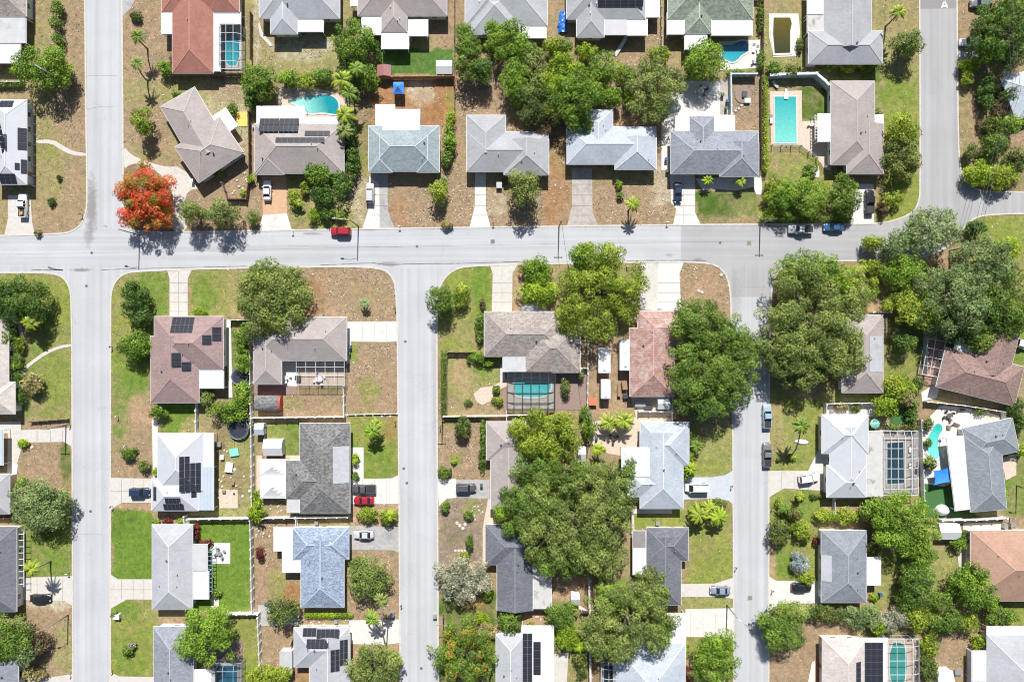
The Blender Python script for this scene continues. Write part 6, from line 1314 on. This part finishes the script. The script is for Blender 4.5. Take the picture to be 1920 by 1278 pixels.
def pod(px, py, rx, ry, h, m, look, nm, cat, rz=0):
    x, y = P(px, py); q = MB(); n = 8; vs = []; q.v = []
    rows = [(math.cos(PI/2*i/5), math.sin(PI/2*i/5)) for i in range(6)]
    for c, s in rows:
        for k in range(20): a = 2*PI*k/20; q.v.append((rx*c*math.cos(a), ry*c*math.sin(a), .05+h*s))
    for i in range(5):
        for k in range(20): q.f.append([i*20+k, i*20+(k+1)%20, (i+1)*20+(k+1)%20, (i+1)*20+k]); q.mi.append(0)
    tag(q.obj(nm, m, None, (x, y, 0.02), rz, smooth=True), look, cat, at=(px, py))
pod(1503,828,1.6,.6,.35,whp,'white upturned canoe on grass','canoe','canoe',-.1); pod(1765,955,1.6,1.3,1.6,whp,'white covered boat by white fence','covered_boat','boat'); pod(1001,579,3.2,1.4,2.3,FM['l'],'half-round pale awning above front door','awning','awning')
pod(1396,87,.35,.35,.2,plain('pink_float',(.7,.15,.35),.5),'pink float in blue pool','pool_float','pool float'); pod(1761,826,.45,.45,.2,bb_,'blue ring float in aqua pool','pool_float','pool float'); pod(1394,177,.1,.1,.1,brn,'x','x','x') if False else None
def tarp():
    h = 1.2; x, y = P(1055, 38, h); N = 10; q = MB(); vs = []; r = random.Random(3)
    for i in range(N+1):
        for j in range(N+1): u, v = i/N-.5, j/N-.5; vs.append((u*2.0*(1-.3*v)+.8*v*v+.15*r.uniform(-1,1), v*5.0, h*(.65-2.2*u*u)-.3*abs(v)+.13*r.uniform(-1,1)))
    q.add(vs, [(i*(N+1)+j, (i+1)*(N+1)+j, (i+1)*(N+1)+j+1, i*(N+1)+j+1) for i in range(N) for j in range(N)]); m = plain('blue_tarp', (.03,.16,.55), .35); tag(q.obj('tarpaulin', m, None, (x, y, .1)), '', 'tarpaulin', full='crumpled blue tarpaulin beside dark-grey-roofed house')
tarp()
# stepping stones, stones, playset steps
stn = plain('pale_stone', (.52,.48,.42), .9, .15, 4)
def stones(pts, s, look):
    for i, (px, py) in enumerate(pts):
        x, y = P(px, py); q = MB(); r = random.Random(i*31+int(px)); n = 7; q.tube([(0,0,0),(0,0,.16)], [s, s*.8], n); o = q.obj('stepping_stone', stn, None, (x, y, .02), r.random()*6); tag(o, look, 'stone', 'stepping stones', at=(px, py))
stones([(854,1032),(860,1032),(866,1032),(872,1032)], .35, 'pale stepping stone beside dark shrub'); stones([(1373,213),(1379,208),(1385,204),(1390,198)], .35, 'pale border stone around brown bed'); stones([(862,985),(868,990),(872,983),(857,980)], .45, 'pale garden rock')
stones([(652,780),(668,780),(684,780),(700,780),(716,780),(732,780)], .3, 'tan edging rock under low white fence'); stones([(1352,515),(1316,548),(246,1215),(440,880),(60,838),(1310,545)], .45, 'white boulder'); stones([(1400,1),(468,920),(455,930),(440,925),(425,940)], .4, 'grey garden rock')
r_ = random.Random(77)
for look, n, x0, y0, x1, y1, s in [('small pale rubble stone', 11, 408, 872, 470, 935, .28), ('whitish limestone rock', 10, 478, 975, 515, 1010, .3), ('pale rock edging', 10, 1560, 758, 1640, 772, .26), ('brown garden stone', 9, 395, 840, 440, 900, .25), ('small white stone', 10, 560, 1160, 660, 1172, .25),
    ('pale bed stone', 9, 1655, 795, 1718, 803, .25), ('bleached stone', 8, 430, 315, 468, 365, .3), ('tan loose brick', 9, 483, 935, 534, 960, .24), ('weathered rock', 8, 1480, 1125, 1530, 1132, .25), ('pale pebble rock', 8, 985, 1140, 1030, 1165, .3), ('white shell rock', 8, 645, 1180, 660, 1245, .26), ('mossy rock', 7, 875, 940, 905, 990, .26)]:
    stones([(r_.uniform(x0, x1), r_.uniform(y0, y1)) for _ in range(n)], s, look)
# concrete plank ramp behind the dark-grey house
q = MB(); a, b = P(1153,105), P(1172,76); q.bar((*a,.1), (*b,1.1), .8, .08); o = q.obj('boat_ramp_plank', FM['l'], None); tag(o, '', 'plank', full='pale plank leaning diagonally below dark-grey-roofed house')
# deck chairs, fire pit bed
q = MB(); disc(q, 2.0, 0, .16, 24); x, y = P(1393,178); tag(q.obj('planting_bed', CM['n'], None, (x, y, 0)), '', 'planting bed', full='round brown mulch bed with stone border')
q = MB(); q.box(-.45,-3.6,.3,.45,-2.2,.34); q.bar((0,-3.6,.32),(0,-1.2,.32),.5,.06); q.bar((0,-1.8,0),(0,-1.8,.3),.4); x, y = P(1473, 158); o = q.obj('diving_board', trim, None, (x, y, 0)); tag(o, '', 'diving board', full='white diving board at the top of the long pool')

# ---------------------------------------------------------------- fallen leaves and weeds on the yards
def inside(px, py, poly):
    x = np.array([q[0] for q in poly]); y = np.array([q[1] for q in poly]); r_ = np.zeros(len(px), bool); j = len(x)-1
    for i in range(len(x)):
        cnd = ((y[i] > py) != (y[j] > py)); den = (y[j]-y[i]) or 1e-9
        r_ ^= cnd & (px < (x[j]-x[i])*(py-y[i])/den + x[i]); j = i
    return r_
def scatter(n, seed, smin, smax, name, mats, look, keep):
    r = np.random.RandomState(seed); px = r.uniform(-60, 1980, n); py = r.uniform(-60, 1340, n)
    road = inside(px, py, [p for k in KB for p in k]); ok = ~road
    for l in SLABS.strip().split('\n'):
        t = l.split(); 
        if t[0] in 'vu': continue
        ok &= ~inside(px, py, [tuple(map(float, q.split(','))) for q in t[2:]])
    m = np.zeros(n)
    for e in PAINT.replace('\n', '|').split('|'):
        e = e.split()
        if not e: continue
        a = list(map(float, e[1:5]))
        if e[0] == 'R': ins = (px > a[0]) & (px < a[2]) & (py > min(a[1], a[3])) & (py < max(a[1], a[3]))
        else: ins = ((px-a[0])/a[2])**2 + ((py-a[1])/a[3])**2 < 1
        m = np.where(ins, keep(e[5], float(e[8])), m)
    cl = vnoise(px/8, py/8, .22, seed, 3)+.5
    ok &= r.rand(n) < m*np.clip((cl-.35)*3.2, 0, 1); px, py = px[ok], py[ok]; n = len(px)
    c = np.stack([(px-960)/8, (639-py)/8, r.uniform(.03, .10, n)], 1); a = r.uniform(0, 2*PI, n); s = r.uniform(smin, smax, n)
    u = np.stack([np.cos(a), np.sin(a), r.normal(size=n)*.35], 1)*s[:, None]; v = np.stack([-np.sin(a), np.cos(a), r.normal(size=n)*.35], 1)*(s*.5)[:, None]
    o = link(name, quads(name, np.stack([c-u, c-v, c+u, c+v], 1).reshape(-1, 3), r.rand(n)), mats); o['kind'] = 'stuff'; o['label'] = look
leafmat('litter', (.16,.10,.06), (.42,.34,.26), (.62,.55,.47), trans=.05)
leafmat('weed', (.05,.10,.015), (.13,.20,.03), (.26,.30,.06), trans=.15)
scatter(230000, 5, .09, .24, 'leaf_litter', LEAF['litter'], 'pale fallen leaves scattered over the dry yards', lambda k, l: l*(1 if k in 'dtrms' else .5))
scatter(120000, 9, .08, .22, 'weeds', LEAF['weed'], 'tufts of weeds and grass in the dry yards', lambda k, l: {'d': .35, 'w': .6, 'y': .6, 't': .2, 'b': .5, 'g': .25, 'm': .15, 'r': .12}.get(k, .1))

# ---------------------------------------------------------------- labels: look + nearest named house, made unique
ORD = ['first', 'second', 'third', 'fourth', 'fifth', 'sixth', 'seventh', 'eighth', 'ninth', 'tenth', 'eleventh', 'twelfth']
def describe(look, at):
    (hx, hy), ph = min(HOUSES, key=lambda h: ((h[0][0]-at[0])**2 + (h[0][1]-at[1])**2))
    dx, dy = at[0]-hx, at[1]-hy
    rel = ('right of' if dx > 0 else 'left of') if abs(dx) > abs(dy) else ('below' if dy > 0 else 'above')
    return f'{look} {rel} the {ph}'
groups = {}
for o, look, at, full in THINGS:
    lab = full if full else (describe(look, at) if at else look)
    groups.setdefault(lab, []).append((o, at))
for lab, l in groups.items():
    if len(l) == 1: l[0][0]['label'] = lab; continue
    pts = [a or (o.location.x, -o.location.y) for o, a in l]
    sx = max(p[0] for p in pts)-min(p[0] for p in pts); sy = max(p[1] for p in pts)-min(p[1] for p in pts); ax = 0 if sx >= sy else 1
    order = sorted(range(len(l)), key=lambda i: pts[i][ax])
    for k, i in enumerate(order):
        end = 'left' if ax == 0 else 'top'
        pre = (('leftmost' if ax == 0 else 'topmost') if k == 0 else ('rightmost' if ax == 0 else 'lowest') if k == len(order)-1 else f'{ORD[k]}-from-{end}')
        l[i][0]['label'] = f'{pre} {lab}'
for o, *_ in THINGS:
    w = o['label'].split()
    if len(w) > 16 or len(w) < 4: print('LABEL LENGTH', len(w), o['label'])
